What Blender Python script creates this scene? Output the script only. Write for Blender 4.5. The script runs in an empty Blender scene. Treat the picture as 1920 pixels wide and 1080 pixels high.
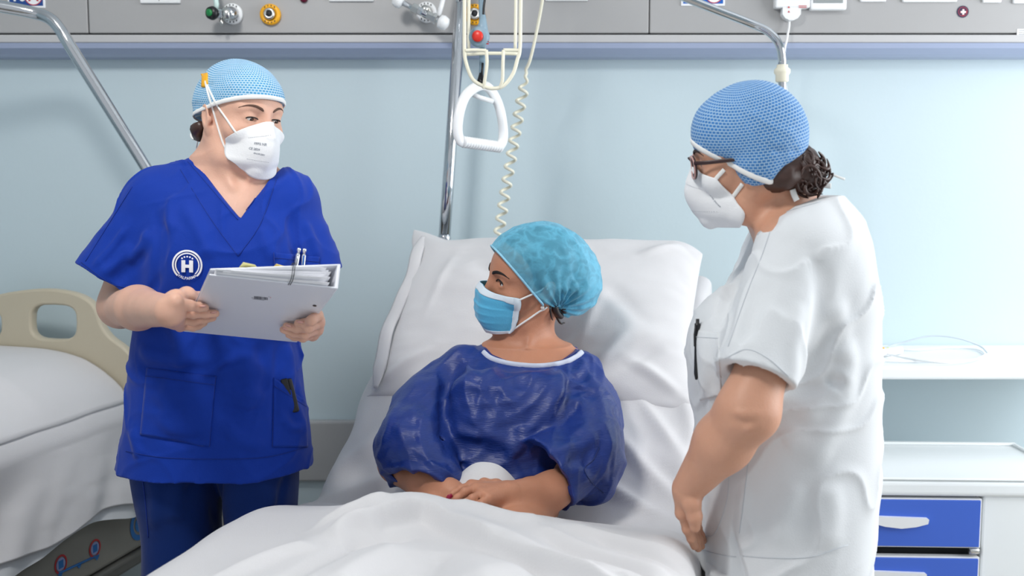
import bpy, bmesh, math, random
import numpy as np
from mathutils import Matrix, Vector, Euler
random.seed(7); RNG = np.random.default_rng(7)
SC = bpy.context.scene
COL = SC.collection

# ------------------------------------------------------------------ camera
FPX, CAM_Z = 1900.0, 1.38
PITCH = math.atan(180.0/FPX)
cam = bpy.data.cameras.new('camera'); cam_o = bpy.data.objects.new('camera', cam); COL.objects.link(cam_o)
cam_o.location = (0, 0, CAM_Z)
cam_o.rotation_euler = (math.pi/2-PITCH, 0, 0)
cam.sensor_width = 36.0; cam.lens = FPX/1920*36.0; cam.clip_start = .05
cam.dof.use_dof = True; cam.dof.focus_distance = 2.08; cam.dof.aperture_fstop = 3.6
SC.camera = cam_o
# ------------------------------------------------------------------ light
w = bpy.data.worlds.new('daylight'); SC.world = w; w.use_nodes = True
w.node_tree.nodes['Background'].inputs[0].default_value = (.90, .95, 1, 1)
w.node_tree.nodes['Background'].inputs[1].default_value = .46
def area(name, loc, target, size, power, col=(1, 1, 1), size_y=None):
    l = bpy.data.lights.new(name, 'AREA'); l.energy = power; l.color = col; l.size = size
    if size_y: l.shape = 'RECTANGLE'; l.size_y = size_y
    o = bpy.data.objects.new(name, l); COL.objects.link(o); o.location = loc
    o.rotation_euler = (Vector(target)-Vector(loc)).to_track_quat('-Z', 'Y').to_euler()
    return o
area('window_daylight', (2.74, 1.75, 1.62), (0.2, 2.0, 1.0), 1.9, 50, (.97, .985, 1), 1.6)
area('ceiling_lamp_light', (-.75, .95, 2.87), (-.2, 2.6, 1.1), 0.40, 30, (1, .975, .94), .55)
SC.view_settings.view_transform = 'Standard'; SC.view_settings.look = 'None'
SC.view_settings.gamma = 1; SC.view_settings.use_curve_mapping = False
SC.view_settings.exposure = 0.47

# ------------------------------------------------------------------ pixel helpers (measured on the 1920x1080 photograph)
CP, SP = math.cos(PITCH), math.sin(PITCH)
def ray(px, py):
    u = (px-960)/FPX; v = (540-py)/FPX
    return np.array([u, v*SP+CP, v*CP-SP])
CAM = np.array([0, 0, CAM_Z])
def W(px, py, Y):
    d = ray(px, py)
    return CAM + d*(Y/d[1])
def Wl(seq):
    return [W(*s) for s in seq]

# ------------------------------------------------------------------ materials
def srgb(r, g=None, b=None):
    f = lambda c: (c/255/12.92) if c/255 <= .04045 else ((c/255+.055)/1.055)**2.4
    return (f(r), f(g), f(b), 1)
MATS = {}
def mat(name, col, rough=.5, metal=0, spec=.5, bump=None, sss=0, sheen=0, noise=None, coat=0):
    """bump=(scale, strength, detail) noise relief; noise=(scale, amount) colour grain"""
    if name in MATS: return MATS[name]
    m = bpy.data.materials.new(name); m.use_nodes = True; nt = m.node_tree; b = nt.nodes['Principled BSDF']
    b.inputs['Base Color'].default_value = col; b.inputs['Roughness'].default_value = rough
    b.inputs['Metallic'].default_value = metal; b.inputs['Specular IOR Level'].default_value = spec
    if sss:
        b.inputs['Subsurface Weight'].default_value = sss; b.inputs['Subsurface Radius'].default_value = (.012, .005, .003)
        b.inputs['Subsurface Scale'].default_value = 1
    if sheen: b.inputs['Sheen Weight'].default_value = sheen; b.inputs['Sheen Roughness'].default_value = .5
    if coat: b.inputs['Coat Weight'].default_value = coat
    tc = nt.nodes.new('ShaderNodeTexCoord')
    if bump:
        n = nt.nodes.new('ShaderNodeTexNoise'); n.inputs['Scale'].default_value = bump[0]; n.inputs['Detail'].default_value = bump[2] if len(bump) > 2 else 3
        nt.links.new(tc.outputs['Object'], n.inputs['Vector'])
        bp = nt.nodes.new('ShaderNodeBump'); bp.inputs['Strength'].default_value = bump[1]; bp.inputs['Distance'].default_value = .004
        nt.links.new(n.outputs['Fac'], bp.inputs['Height']); nt.links.new(bp.outputs['Normal'], b.inputs['Normal'])
    if noise:
        n2 = nt.nodes.new('ShaderNodeTexNoise'); n2.inputs['Scale'].default_value = noise[0]; n2.inputs['Detail'].default_value = 4
        nt.links.new(tc.outputs['Object'], n2.inputs['Vector'])
        hsv = nt.nodes.new('ShaderNodeMix'); hsv.data_type = 'RGBA'
        a = noise[1]
        hsv.inputs[6].default_value = (col[0]*(1-a), col[1]*(1-a*1.15), col[2]*(1-a*1.2), 1)
        hsv.inputs[7].default_value = (min(1, col[0]*(1+a)), min(1, col[1]*(1+a*.9)), min(1, col[2]*(1+a*.9)), 1)
        nt.links.new(n2.outputs['Fac'], hsv.inputs[0]); nt.links.new(hsv.outputs[2], b.inputs['Base Color'])
    MATS[name] = m
    return m

# ------------------------------------------------------------------ object helpers
def mk(name, V, F, m, parent=None, smooth=True, uv=None, loc=None):
    V = np.asarray(V, dtype=np.float64)
    if loc is None:
        loc = np.array([(V[:, 0].min()+V[:, 0].max())/2, (V[:, 1].min()+V[:, 1].max())/2, V[:, 2].min()])
    me = bpy.data.meshes.new(name)
    me.from_pydata((V-loc).tolist(), [], F.tolist() if hasattr(F, 'tolist') else F)
    if smooth: me.shade_smooth()
    o = bpy.data.objects.new(name, me); COL.objects.link(o)
    if m: me.materials.append(m)
    o.location = loc
    if parent is not None: par(o, parent)
    if uv is not None:
        l = me.uv_layers.new(name='UVMap')
        l.data.foreach_set('uv', np.asarray(uv, dtype=np.float32).ravel())
    return o
def wloc(o):
    p = Vector(o.location)
    while o.parent: o = o.parent; p += Vector(o.location)
    return p
def par(o, parent):
    o.parent = parent; o.location = Vector(o.location)-wloc(parent)
def thing(name, label, cat, loc, group=None):
    o = bpy.data.objects.new(name, None); COL.objects.link(o); o.location = loc; o.empty_display_size = .05
    o['label'] = label; o['category'] = cat
    if group: o['group'] = group
    return o
def tag(o, label, cat, group=None):
    o['label'] = label; o['category'] = cat
    if group: o['group'] = group
    return o
def struct(o): o['kind'] = 'structure'; return o

class MB:
    def __init__(s): s.V = []; s.F = []; s.n = 0
    def add(s, V, F):
        V = np.asarray(V, float); s.V.append(V); s.F += [tuple(i+s.n for i in f) for f in (F.tolist() if hasattr(F, 'tolist') else F)]; s.n += len(V); return s
    def out(s, name, m, parent=None, smooth=True, **k):
        return mk(name, np.vstack(s.V), s.F, m, parent, smooth, **k)
def bevel_box(size, r=.004, seg=2, M=None, c=(0, 0, 0)):
    """box centred on c, rounded edges; returns V,F"""
    bm = bmesh.new(); bmesh.ops.create_cube(bm, size=1)
    for v in bm.verts: v.co = Vector((v.co.x*size[0], v.co.y*size[1], v.co.z*size[2]))
    if r > 0: bmesh.ops.bevel(bm, geom=list(bm.edges), offset=min(r, min(size)*.49), segments=seg, profile=.5, affect='EDGES')
    bm.verts.index_update()
    V = np.array([v.co[:] for v in bm.verts]); F = [tuple(v.index for v in f.verts) for f in bm.faces]; bm.free()
    if M is not None: V = V@np.asarray(M)[:3, :3].T+np.asarray(M)[:3, 3]
    return V+np.asarray(c), F
def box(name, lo, hi, m, parent=None, r=.004, seg=2, smooth=False):
    lo = np.array(lo, float); hi = np.array(hi, float)
    V, F = bevel_box(hi-lo, r, seg, c=(lo+hi)/2)
    o = mk(name, V, F, m, parent, smooth); return o
def resample(P, n):
    P = np.asarray(P, float); d = np.r_[0, np.cumsum(np.linalg.norm(np.diff(P, axis=0), axis=1))]
    t = np.linspace(0, d[-1], n); return np.stack([np.interp(t, d, P[:, i]) for i in range(P.shape[1])], 1)
def spline(P, n=12, closed=False):
    """Catmull-Rom through P"""
    P = np.asarray(P, float)
    if closed: Q = np.vstack([P[-1], P, P[0], P[1]])
    else: Q = np.vstack([2*P[0]-P[1], P, 2*P[-1]-P[-2]])
    out = []
    for i in range(1, len(Q)-2):
        t = np.linspace(0, 1, n, endpoint=False)[:, None]
        p0, p1, p2, p3 = Q[i-1], Q[i], Q[i+1], Q[i+2]
        out.append(.5*((2*p1)+(-p0+p2)*t+(2*p0-5*p1+4*p2-p3)*t**2+(-p0+3*p1-3*p2+p3)*t**3))
    if not closed: out.append(P[-1:])
    return np.vstack(out)
def tubeVF(P, r, seg=10, closed=False, flat=1.0, up=None, caps=True):
    P = np.asarray(P, float); n = len(P); r = np.broadcast_to(np.asarray(r, float), (n,))
    T = (np.roll(P, -1, 0)-np.roll(P, 1, 0)) if closed else np.gradient(P, axis=0)
    T /= np.linalg.norm(T, axis=1)[:, None]+1e-12
    N = np.zeros_like(P)
    if up is None:
        a = np.array([0, 0, 1.]) if abs(T[0][2]) < .9 else np.array([1., 0, 0])
        N[0] = np.cross(T[0], a); N[0] /= np.linalg.norm(N[0])
        for i in range(1, n):
            v = N[i-1]-T[i]*np.dot(N[i-1], T[i]); N[i] = v/(np.linalg.norm(v)+1e-12)
    else:
        up = np.broadcast_to(np.asarray(up, float), P.shape)
        N = up-T*(up*T).sum(1)[:, None]; N /= np.linalg.norm(N, axis=1)[:, None]+1e-12
    B = np.cross(T, N)
    a = np.linspace(0, 2*np.pi, seg, endpoint=False)
    V = P[:, None, :]+r[:, None, None]*(np.cos(a)[None, :, None]*N[:, None, :]*flat+np.sin(a)[None, :, None]*B[:, None, :])
    V = V.reshape(-1, 3); F = []
    m = n if closed else n-1
    for i in range(m):
        j = (i+1) % n
        for k in range(seg):
            l = (k+1) % seg; F.append((i*seg+k, j*seg+k, j*seg+l, i*seg+l))
    if caps and not closed: F.append(tuple(range(seg))); F.append(tuple(range((n-1)*seg+seg-1, (n-1)*seg-1, -1)))
    return V, F
def tube(name, P, r, m, parent=None, **k):
    V, F = tubeVF(P, r, **k); return mk(name, V, F, m, parent)
def latheVF(prof, c, axis=(0, 0, 1), seg=24):
    """prof: list of (radius, height) along axis from c"""
    ax = np.array(axis, float); ax /= np.linalg.norm(ax)
    a = np.array([1., 0, 0]) if abs(ax[0]) < .9 else np.array([0, 1., 0])
    u = np.cross(ax, a); u /= np.linalg.norm(u); v = np.cross(ax, u)
    th = np.linspace(0, 2*np.pi, seg, endpoint=False)
    V = []; F = []
    for (r, h) in prof:
        V.append(np.array(c)+ax*h+r*(np.cos(th)[:, None]*u+np.sin(th)[:, None]*v))
    V = np.vstack(V); n = len(prof)
    for i in range(n-1):
        for k in range(seg):
            l = (k+1) % seg; F.append((i*seg+k, i*seg+l, (i+1)*seg+l, (i+1)*seg+k))
    F.append(tuple(range(seg-1, -1, -1))); F.append(tuple(range((n-1)*seg, n*seg)))
    return V, F
def lathe(name, prof, c, axis, m, parent=None, seg=24, smooth=True):
    V, F = latheVF(prof, c, axis, seg); return mk(name, V, F, m, parent, smooth)
def extrude2d(poly, place, thick):
    """poly list of (a,b); place(a,b,h)->xyz; prism of thickness"""
    n = len(poly)
    V = [place(a, b, 0) for a, b in poly]+[place(a, b, thick) for a, b in poly]
    F = [tuple(range(n)), tuple(range(2*n-1, n-1, -1))]+[(i, i+n, (i+1) % n+n, (i+1) % n) for i in range(n)]
    return np.array(V), F
def text_mesh(s, size=1.0, bold=0):
    """filled glyph outlines as flat V(x,y),F"""
    cu = bpy.data.curves.new('t', 'FONT'); cu.body = s; cu.size = size; cu.align_x = 'CENTER'; cu.align_y = 'CENTER'; cu.offset = bold; cu.resolution_u = 3
    o = bpy.data.objects.new('t', cu); COL.objects.link(o)
    bpy.context.view_layer.update()
    me = bpy.data.meshes.new_from_object(o.evaluated_get(bpy.context.evaluated_depsgraph_get()))
    V = np.array([v.co[:] for v in me.vertices]); F = [tuple(p.vertices) for p in me.polygons]
    bpy.data.objects.remove(o); bpy.data.curves.remove(cu); bpy.data.meshes.remove(me)
    return V, F
def grid_faces(nu, nv, wrap=False):
    F = []
    for i in range(nu-1):
        for j in range(nv-1 if not wrap else nv):
            k = (j+1) % nv
            F.append((i*nv+j, (i+1)*nv+j, (i+1)*nv+k, i*nv+k))
    return F
def vnoise(P, scale, seed=0, octaves=3):
    """smooth value noise on points (n,2) or (n,3) in about -1..1"""
    P = np.asarray(P, float)*scale; out = 0; amp = 1; tot = 0
    for o in range(octaves):
        q = P*(2**o)+seed*17.3+o*5.1
        i = np.floor(q).astype(np.int64); f = q-i; f = f*f*(3-2*f)
        D = P.shape[1]; acc = 0
        for c in range(2**D):
            bits = [(c >> b) & 1 for b in range(D)]
            h = seed*374761393+o*974634
            for b in range(D): h = h + (i[:, b]+bits[b])*[668265263, 2246822519, 3266489917][b]
            h = (h ^ (h >> 13))*1274126177 & 0xffffffff; h = (h ^ (h >> 16)) & 0xffff
            wgt = 1
            for b in range(D): wgt = wgt*(f[:, b] if bits[b] else 1-f[:, b])
            acc = acc+wgt*(h/32768.0-1)
        out = out+acc*amp; tot += amp; amp *= .5
    return out/tot

# ------------------------------------------------------------------ implicit modelling: smooth unions of tapered limbs and ellipsoids, polygonised by surface nets
def smin(a, b, k):
    if k <= 0: return np.minimum(a, b)
    h = np.maximum(k-np.abs(a-b), 0)/k
    return np.minimum(a, b)-h*h*k*.25
def smax(a, b, k): return -smin(-a, -b, k)
class Body:
    def __init__(s): s.ops = []
    def _add(s, mode, fn, k, c, R): s.ops.append((mode, fn, k, np.asarray(c, float), R)); return s
    # -- primitives as (fn, centre, radius)
    @staticmethod
    def cone(a, b, ra, rb, sq=None):
        """tapered capsule; sq=(dir, factor) squashes its section along dir"""
        a = np.asarray(a, float); b = np.asarray(b, float); ab = b-a; L = ab@ab+1e-12
        if sq is not None:
            d = np.asarray(sq[0], float); d = d/np.linalg.norm(d); f = sq[1]
        def fn(P):
            q = P-a
            t = np.clip(q@ab/L, 0, 1)
            v = q-t[:, None]*ab
            if sq is not None:
                c = v@d; v = v+(c*(1/f-1))[:, None]*d
                return (np.sqrt((v*v).sum(1))-(ra+(rb-ra)*t))*min(1, f)
            return np.sqrt((v*v).sum(1))-(ra+(rb-ra)*t)
        return fn, (a+b)/2, math.sqrt(L)/2+max(ra, rb)
    @staticmethod
    def ell(c, r, R=None):
        c = np.asarray(c, float); r = np.asarray(r, float)
        def fn(P):
            q = P-c
            if R is not None: q = q@R      # columns of R are the ellipsoid's axes
            k0 = np.sqrt(((q/r)**2).sum(1)); k1 = np.sqrt(((q/(r*r))**2).sum(1))+1e-9
            return k0*(k0-1)/k1
        return fn, c, r.max()
    @staticmethod
    def loft(st, n=2.3, rot=0, cap=True):
        """stations (z, cx, cy, a, b): stacked rounded ellipses, rot = heading of the section"""
        st = np.array(sorted(st, key=lambda s: s[0]), float)
        z = np.linspace(st[0, 0], st[-1, 0], 160)
        tab = np.stack([np.interp(z, st[:, 0], st[:, i]) for i in range(1, 5)], 1)
        ker = np.hanning(19); ker /= ker.sum()
        pad = np.pad(tab, ((9, 9), (0, 0)), mode='reflect', reflect_type='odd'); tab = np.stack([np.convolve(pad[:, i], ker, 'valid') for i in range(4)], 1)
        cr, sr = math.cos(rot), math.sin(rot)
        def fn(P):
            v = [np.interp(P[:, 2], z, tab[:, i]) for i in range(4)]
            x0 = P[:, 0]-v[0]; y0 = P[:, 1]-v[1]
            x = (x0*cr+y0*sr)/v[2]; y = (-x0*sr+y0*cr)/v[3]
            rho = (np.abs(x)**n+np.abs(y)**n)**(1/n)
            d = (rho-1)*np.minimum(v[2], v[3])
            if cap: d = np.maximum(d, np.maximum(z[0]-P[:, 2], P[:, 2]-z[-1]))
            return d
        c = [st[:, 1].mean(), st[:, 2].mean(), (z[0]+z[-1])/2]
        return fn, c, math.hypot((z[-1]-z[0])/2, max(st[:, 3].max(), st[:, 4].max()))+.12
    def u(s, prim, k=.01): return s._add('u', prim[0], k, prim[1], prim[2])
    def sub(s, prim, k=.004): return s._add('s', prim[0], k, prim[1], prim[2])
    def inter(s, fn, k=0): return s._add('i', fn, k, (0, 0, 0), 1e9)
    def disp(s, fn, c=(0, 0, 0), R=1e9): return s._add('d', fn, 0, c, R)
    def chain(s, pts, rad, k=.01, sq=None):
        for i in range(len(pts)-1): s.u(Body.cone(pts[i], pts[i+1], rad[i], rad[i+1], sq), k)
        return s
    def fold(s, pts, amp, width, sharp=False):
        """raised (amp>0) or sunk (amp<0) crease along a polyline lying on the surface"""
        P0 = np.asarray(pts, float)
        if len(P0) > 2: P0 = spline(P0, 4)
        segs = [(P0[i], P0[i+1]) for i in range(len(P0)-1)]
        n = len(segs)
        def fn(P):
            best = np.full(len(P), 1e9); tt = np.zeros(len(P))
            for i, (a, b) in enumerate(segs):
                ab = b-a; L = ab@ab+1e-12; q = P-a; t = np.clip(q@ab/L, 0, 1)
                v = q-t[:, None]*ab; d = (v*v).sum(1)
                m = d < best; best = np.where(m, d, best); tt = np.where(m, (i+t)/n, tt)
            taper = np.clip(np.minimum(tt, 1-tt)*4, 0, 1); taper = taper*taper*(3-2*taper)
            return -amp*(np.exp(-np.sqrt(best)/(width*.8)) if sharp else np.exp(-best/(width*width)))*(.15+.85*taper)
        c = P0.mean(0); R = np.linalg.norm(P0-c, axis=1).max()+3*width
        return s.disp(fn, c, R)
    def eval(s, P, c=None, r=None):
        d = np.full(len(P), 1e3)
        for mode, fn, k, bc, bR in s.ops:
            if c is not None and bR < 1e8:
                if np.linalg.norm(bc-c) > bR+r+k+.03: continue
            if mode == 'u': d = smin(d, fn(P), k)
            elif mode == 's': d = smax(d, -fn(P), k)
            elif mode == 'i': d = smax(d, fn(P), k)
            else: d = d+fn(P)
        return d
    def trace(s, px, py, y0=1.0, y1=3.2):
        """first point of the surface seen through a photo pixel"""
        d = ray(px, py); t = y0/d[1]
        for i in range(90):
            p = CAM+d*t; v = s.eval(p[None])[0]
            if v < .0004: return p
            t += max(v*.8, .0008)
            if t*d[1] > y1: return None
        return p
    def traces(s, seq, **k):
        r = [s.trace(px, py, **k) for px, py in seq]
        return [q for q in r if q is not None]
    def grad(s, P, e=.0015):
        P = np.asarray(P, float); g = np.stack([s.eval(P+np.eye(3)[i]*e)-s.eval(P-np.eye(3)[i]*e) for i in range(3)], 1)
        return g/(np.linalg.norm(g, axis=1)[:, None]+1e-9)
    def push(s, P, off, it=4):
        """move points on to the surface plus off"""
        P = np.array(P, float)
        for _ in range(it):
            P -= s.grad(P)*(s.eval(P)-off)[:, None]*.9
        return P
    def mesh(s, lo, hi, h, B=14):
        lo = np.asarray(lo, float); hi = np.asarray(hi, float)
        n = np.ceil((hi-lo)/h/B).astype(int)*B
        D = np.full(n, .5, np.float32); nb = n//B
        I = np.stack(np.meshgrid(*[np.arange(k) for k in nb], indexing='ij'), -1).reshape(-1, 3)
        cen = lo+(I*B+(B-1)/2)*h; dc = s.eval(cen); hd = B*h*.87
        loc = np.stack(np.meshgrid(*[np.arange(B)]*3, indexing='ij'), -1).reshape(-1, 3)*h
        for q, (i, j, k) in enumerate(I):
            sl = (slice(i*B, i*B+B), slice(j*B, j*B+B), slice(k*B, k*B+B))
            if abs(dc[q]) > hd*1.35+.02: D[sl] = dc[q]; continue
            D[sl] = s.eval(lo+I[q]*B*h+loc, cen[q], hd).reshape(B, B, B)
        return surface_nets(D, lo, h)
def surface_nets(D, lo, h):
    S = D < 0
    a = S[:-1, :-1, :-1].astype(np.int8)
    cnt = np.zeros_like(a)
    cor = [(i, j, k) for i in (0, 1) for j in (0, 1) for k in (0, 1)]
    nx, ny, nz = D.shape
    for i, j, k in cor: cnt += S[i:nx-1+i, j:ny-1+j, k:nz-1+k]
    act = np.argwhere((cnt > 0) & (cnt < 8))
    vid = np.full(cnt.shape, -1, np.int32); vid[tuple(act.T)] = np.arange(len(act))
    acc = np.zeros((len(act), 3)); num = np.zeros(len(act))
    vals = {c: D[act[:, 0]+c[0], act[:, 1]+c[1], act[:, 2]+c[2]].astype(float) for c in cor}
    for c in cor:
        for ax in range(3):
            if c[ax] == 1: continue
            e = list(c); e[ax] = 1; e = tuple(e)
            v0, v1 = vals[c], vals[e]; m = (v0 < 0) != (v1 < 0)
            t = np.where(m, v0/np.where(m, v0-v1, 1), 0)
            p = np.tile(np.array(c, float), (len(act), 1)); p[:, ax] += t
            acc[m] += p[m]; num[m] += 1
    V = act+acc/num[:, None]
    # one relaxation on to the zero level with trilinear values
    def tri(Q):
        i = np.clip(np.floor(Q).astype(int), 0, np.array(D.shape)-2); f = Q-i; r = 0
        for c in cor:
            wt = np.prod([f[:, b] if c[b] else 1-f[:, b] for b in range(3)], axis=0)
            r = r+wt*D[i[:, 0]+c[0], i[:, 1]+c[1], i[:, 2]+c[2]]
        return r
    for _ in range(2):
        g = np.stack([(tri(V+np.eye(3)[b]*.5)-tri(V-np.eye(3)[b]*.5)) for b in range(3)], 1)
        g2 = (g*g).sum(1)+1e-12
        st = np.clip(tri(V)/g2, -.5/np.sqrt(g2), .5/np.sqrt(g2))
        V = V-g*st[:, None]*.8
    F = []
    for ax in range(3):
        o1, o2 = [(1, 2), (2, 0), (0, 1)][ax]
        sl0 = [slice(None)]*3; sl1 = [slice(None)]*3
        sl0[ax] = slice(0, -1); sl1[ax] = slice(1, None)
        A = S[tuple(sl0)]; Bq = S[tuple(sl1)]
        E = np.argwhere(A != Bq)
        E = E[(E[:, o1] > 0) & (E[:, o2] > 0) & (E[:, o1] < D.shape[o1]-1) & (E[:, o2] < D.shape[o2]-1)]
        ins = A[tuple(E.T)]
        q = []
        for d1, d2 in ((-1, -1), (0, -1), (0, 0), (-1, 0)):
            c = E.copy(); c[:, o1] += d1; c[:, o2] += d2; q.append(vid[tuple(c.T)])
        q = np.stack(q, 1)
        q[~ins] = q[~ins][:, ::-1]
        F.append(q)
    F = np.vstack(F); F = F[(F >= 0).all(1)]
    return lo+V*h, F
# ------------------------------------------------------------------ shared materials
M_WALL = mat('wall_paint', srgb(192, 209, 216), .55, bump=(90, .06, 2))
M_PANEL = mat('panel_grey', srgb(166, 166, 167), .42)
M_RAILG = mat('rail_grey', srgb(188, 188, 190), .4)
M_LILAC = mat('lilac_plastic', srgb(160, 172, 200), .3)
M_DARK = mat('dark_gap', srgb(40, 44, 48), .7)
M_WHITEP = mat('white_plastic', srgb(236, 238, 240), .35)
M_CREAM = mat('cream_plastic', srgb(236, 232, 212), .4)
M_CHROME = mat('chrome', (.60, .62, .65, 1), .09, 1)
M_STEEL = mat('brushed_steel', (.62, .62, .6, 1), .28, 1)
M_YELLOW = mat('yellow_plastic', srgb(244, 176, 20), .35)
M_RED = mat('red_plastic', srgb(226, 52, 40), .35)
M_BLUEGR = mat('blue_grey_plastic', srgb(140, 165, 182), .4)
M_BLACK = mat('black_plastic', srgb(18, 19, 24), .4)
M_GREEN = mat('green_plastic', srgb(30, 130, 70), .3)
M_SIGNB = mat('sign_blue', srgb(12, 96, 188), .4)
M_SIGNW = mat('sign_white', srgb(240, 242, 246), .4)
M_SIGNR = mat('sign_red', srgb(190, 40, 50), .4)
M_NAVY = mat('sticker_navy', srgb(24, 26, 66), .4)
M_BEIGE = mat('beige_plastic', srgb(196, 186, 164), .42)
M_LINEN = mat('white_linen', srgb(214, 213, 215), .85, bump=(420, .10, 2), sheen=.15)
M_LINEN2 = mat('grey_white_linen', srgb(206, 210, 214), .85, bump=(420, .10, 2), sheen=.1)
M_BEDGREY = mat('bed_panel_grey', srgb(138, 136, 128), .5)
M_CAB = mat('cabinet_white', srgb(238, 243, 245), .3)
M_CABB = mat('drawer_blue', srgb(64, 104, 206), .35)
M_INK = mat('print_black', srgb(30, 30, 34), .6)
M_GREYT = mat('print_grey', srgb(150, 155, 165), .6)

# ------------------------------------------------------------------ room
YW = 3.0
struct(box('wall_back', (-3.1, YW, 0), (2.9, YW+.1, 2.9), M_WALL, r=0))
struct(box('floor', (-3.1, -1.2, -.06), (2.9, YW+.1, 0), mat('floor_vinyl', srgb(176, 168, 158), .35, bump=(40, .05, 2)), r=0))
struct(box('ceiling', (-3.1, -1.2, 2.9), (2.9, YW+.1, 2.98), mat('ceiling_white', srgb(236, 238, 240), .8), r=0))
struct(box('wall_left', (-3.1, -1.2, 0), (-3.0, YW, 2.9), M_WALL, r=0))
mb = MB()
for lo, hi in (((2.8, -1.2, 0), (2.9, YW, .78)), ((2.8, -1.2, 2.44), (2.9, YW, 2.9)), ((2.8, -1.2, .78), (2.9, .75, 2.44)), ((2.8, 2.75, .78), (2.9, YW, 2.44))):
    V, F = bevel_box(np.subtract(hi, lo), 0, c=np.add(lo, hi)/2); mb.add(V, F)
struct(mb.out('wall_right', M_WALL, smooth=False))
mb = MB()
for lo, hi in (((2.8, .75, .78), (2.9, .81, 2.44)), ((2.8, 2.69, .78), (2.9, 2.75, 2.44)), ((2.8, .81, .78), (2.9, 2.69, .84)), ((2.8, .81, 2.38), (2.9, 2.69, 2.44)), ((2.82, 1.72, .84), (2.88, 1.78, 2.38))):
    V, F = bevel_box(np.subtract(hi, lo), .004, c=np.add(lo, hi)/2); mb.add(V, F)
struct(mb.out('window_1', M_WHITEP, smooth=False))
struct(box('trim_1', (-2.9, YW-.03, .515), (.4, YW, .70), mat('bumper_rail_grey', srgb(166, 168, 170), .5), r=.008, seg=3))

# ------------------------------------------------------------------ medical supply panel over the beds
YP = 2.90
def Z(py, Y=YP): return W(960, py, Y)[2]
def X(px, Y=YP): return (W(px, 0, Y))[0]
bp = thing('bedhead_panel', 'long grey medical supply panel running along the wall above the beds', 'panel', (0, YW, Z(104)))
zt = 2.24
xs = [-2.95, X(164), X(1218), 2.75]
for a, b in zip(xs[:-1], xs[1:]):
    box('panel_section', (a+.0015, YP, Z(62)), (b-.0015, YW, zt), M_PANEL, bp, r=.003)
box('shadow_gap', (-2.95, YP+.012, Z(65.5)), (2.75, YW, Z(61.5)), M_DARK, bp, r=0)
box('lower_rail', (-2.95, YP-.002, Z(80)), (2.75, YW, Z(65)), M_RAILG, bp, r=.003)
poly = [(YP-.002, Z(80.5)), (YP+.004, Z(90)), (YP+.03, Z(99)), (YP+.05, Z(102.5)), (YW, Z(103)), (YW, Z(80.5))]
V, F = extrude2d(poly, lambda a, b, h: (-2.95+h, a, b), 5.7); mk('light_cover', V, F, M_LILAC, bp, False)

def plate(x0, x1, y1, name, splits=(), depth=.008, m=None):
    o = box(name, (X(x0), YP-depth, Z(y1)), (X(x1), YP+.002, Z(y1)+.075), m or M_WHITEP, bp, r=.003)
    for sx in splits: box('switch_gap', (X(sx)-.0008, YP-depth-.0006, Z(y1)+.006), (X(sx)+.0008, YP-depth+.001, Z(y1)+.07), M_DARK, o, r=0)
    return o
plate(264, 339, 7, 'socket_plate', (300,))
plate(617, 701, 3.5, 'socket_plate', (645, 673))
plate(1022, 1102, 2.5, 'socket_plate')
plate(1612, 1660, 4, 'switch_plate', (1644,))
plate(1691, 1793, 4.5, 'socket_plate', (1725, 1743, 1762))
plate(1841, 1876, 5.5, 'switch_plate')
plate(1898, 1945, 7, 'display_plate')
def lens(px, py, r, m, name):
    c = W(px, py, YP); lathe(name, [(r, .0), (r, -.006), (r*.8, -.011), (r*.3, -.013)], c, (0, 1, 0), m, bp, 20)
lens(570, -2, .011, mat('indicator_maroon', srgb(96, 14, 44), .2), 'indicator_lamp')
# round navy sticker with a white and red cross
st = W(1805, 22, YP)
o = lathe('round_sticker', [(.0165, 0), (.0165, -.0015)], st, (0, 1, 0), M_NAVY, bp, 28, False)
def flat(V2, c, off, right=(1, 0, 0), up=(0, 0, 1), nrm=(0, -1, 0)):
    V2 = np.asarray(V2, float)
    return np.asarray(c)+V2[:, :1]*np.asarray(right)+V2[:, 1:2]*np.asarray(up)+off*np.asarray(nrm)
def ring2(r0, r1, n=32, a0=0, a1=2*math.pi):
    a = np.linspace(a0, a1, n); V = np.vstack([np.stack([np.cos(a)*r0, np.sin(a)*r0], 1), np.stack([np.cos(a)*r1, np.sin(a)*r1], 1)])
    return V, [(i, i+n, i+n+1, i+1)[::-1] for i in range(n-1)]
V2, F = ring2(.0118, .0130); mk('print_ring', flat(V2, st, .0018), F, M_SIGNR, o, False)
cross = [(-.003, -.009), (.003, -.009), (.003, -.003), (.009, -.003), (.009, .003), (.003, .003), (.003, .009), (-.003, .009), (-.003, .003), (-.009, .003), (-.009, -.003), (-.003, -.003)]
mk('print_cross', flat(np.array(cross)+(.0012, -.0012), st, .0019), [tuple(range(12))], M_SIGNR, o, False)
mk('print_cross', flat(np.array(cross)*.8+(.001, -.001), st, .0021), [tuple(range(12))], M_SIGNW, o, False)
# small rating label at the right end
lb = box('rating_label', (X(1909.5), YP-.001, Z(68)), (X(1945), YP+.001, Z(54.5)), M_SIGNW, bp, r=0)
mb = MB()
for k, wd in enumerate((.03, .042, .036)):
    z = Z(57.5+k*3.6); mb.add([(X(1912), YP-.0014, z), (X(1912)+wd, YP-.0014, z), (X(1912)+wd, YP-.0014, z+.0014), (X(1912), YP-.0014, z+.0014)], [(0, 1, 2, 3)])
mb.out('print_lines', M_INK, lb, False)['kind'] = 'stuff'

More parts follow.
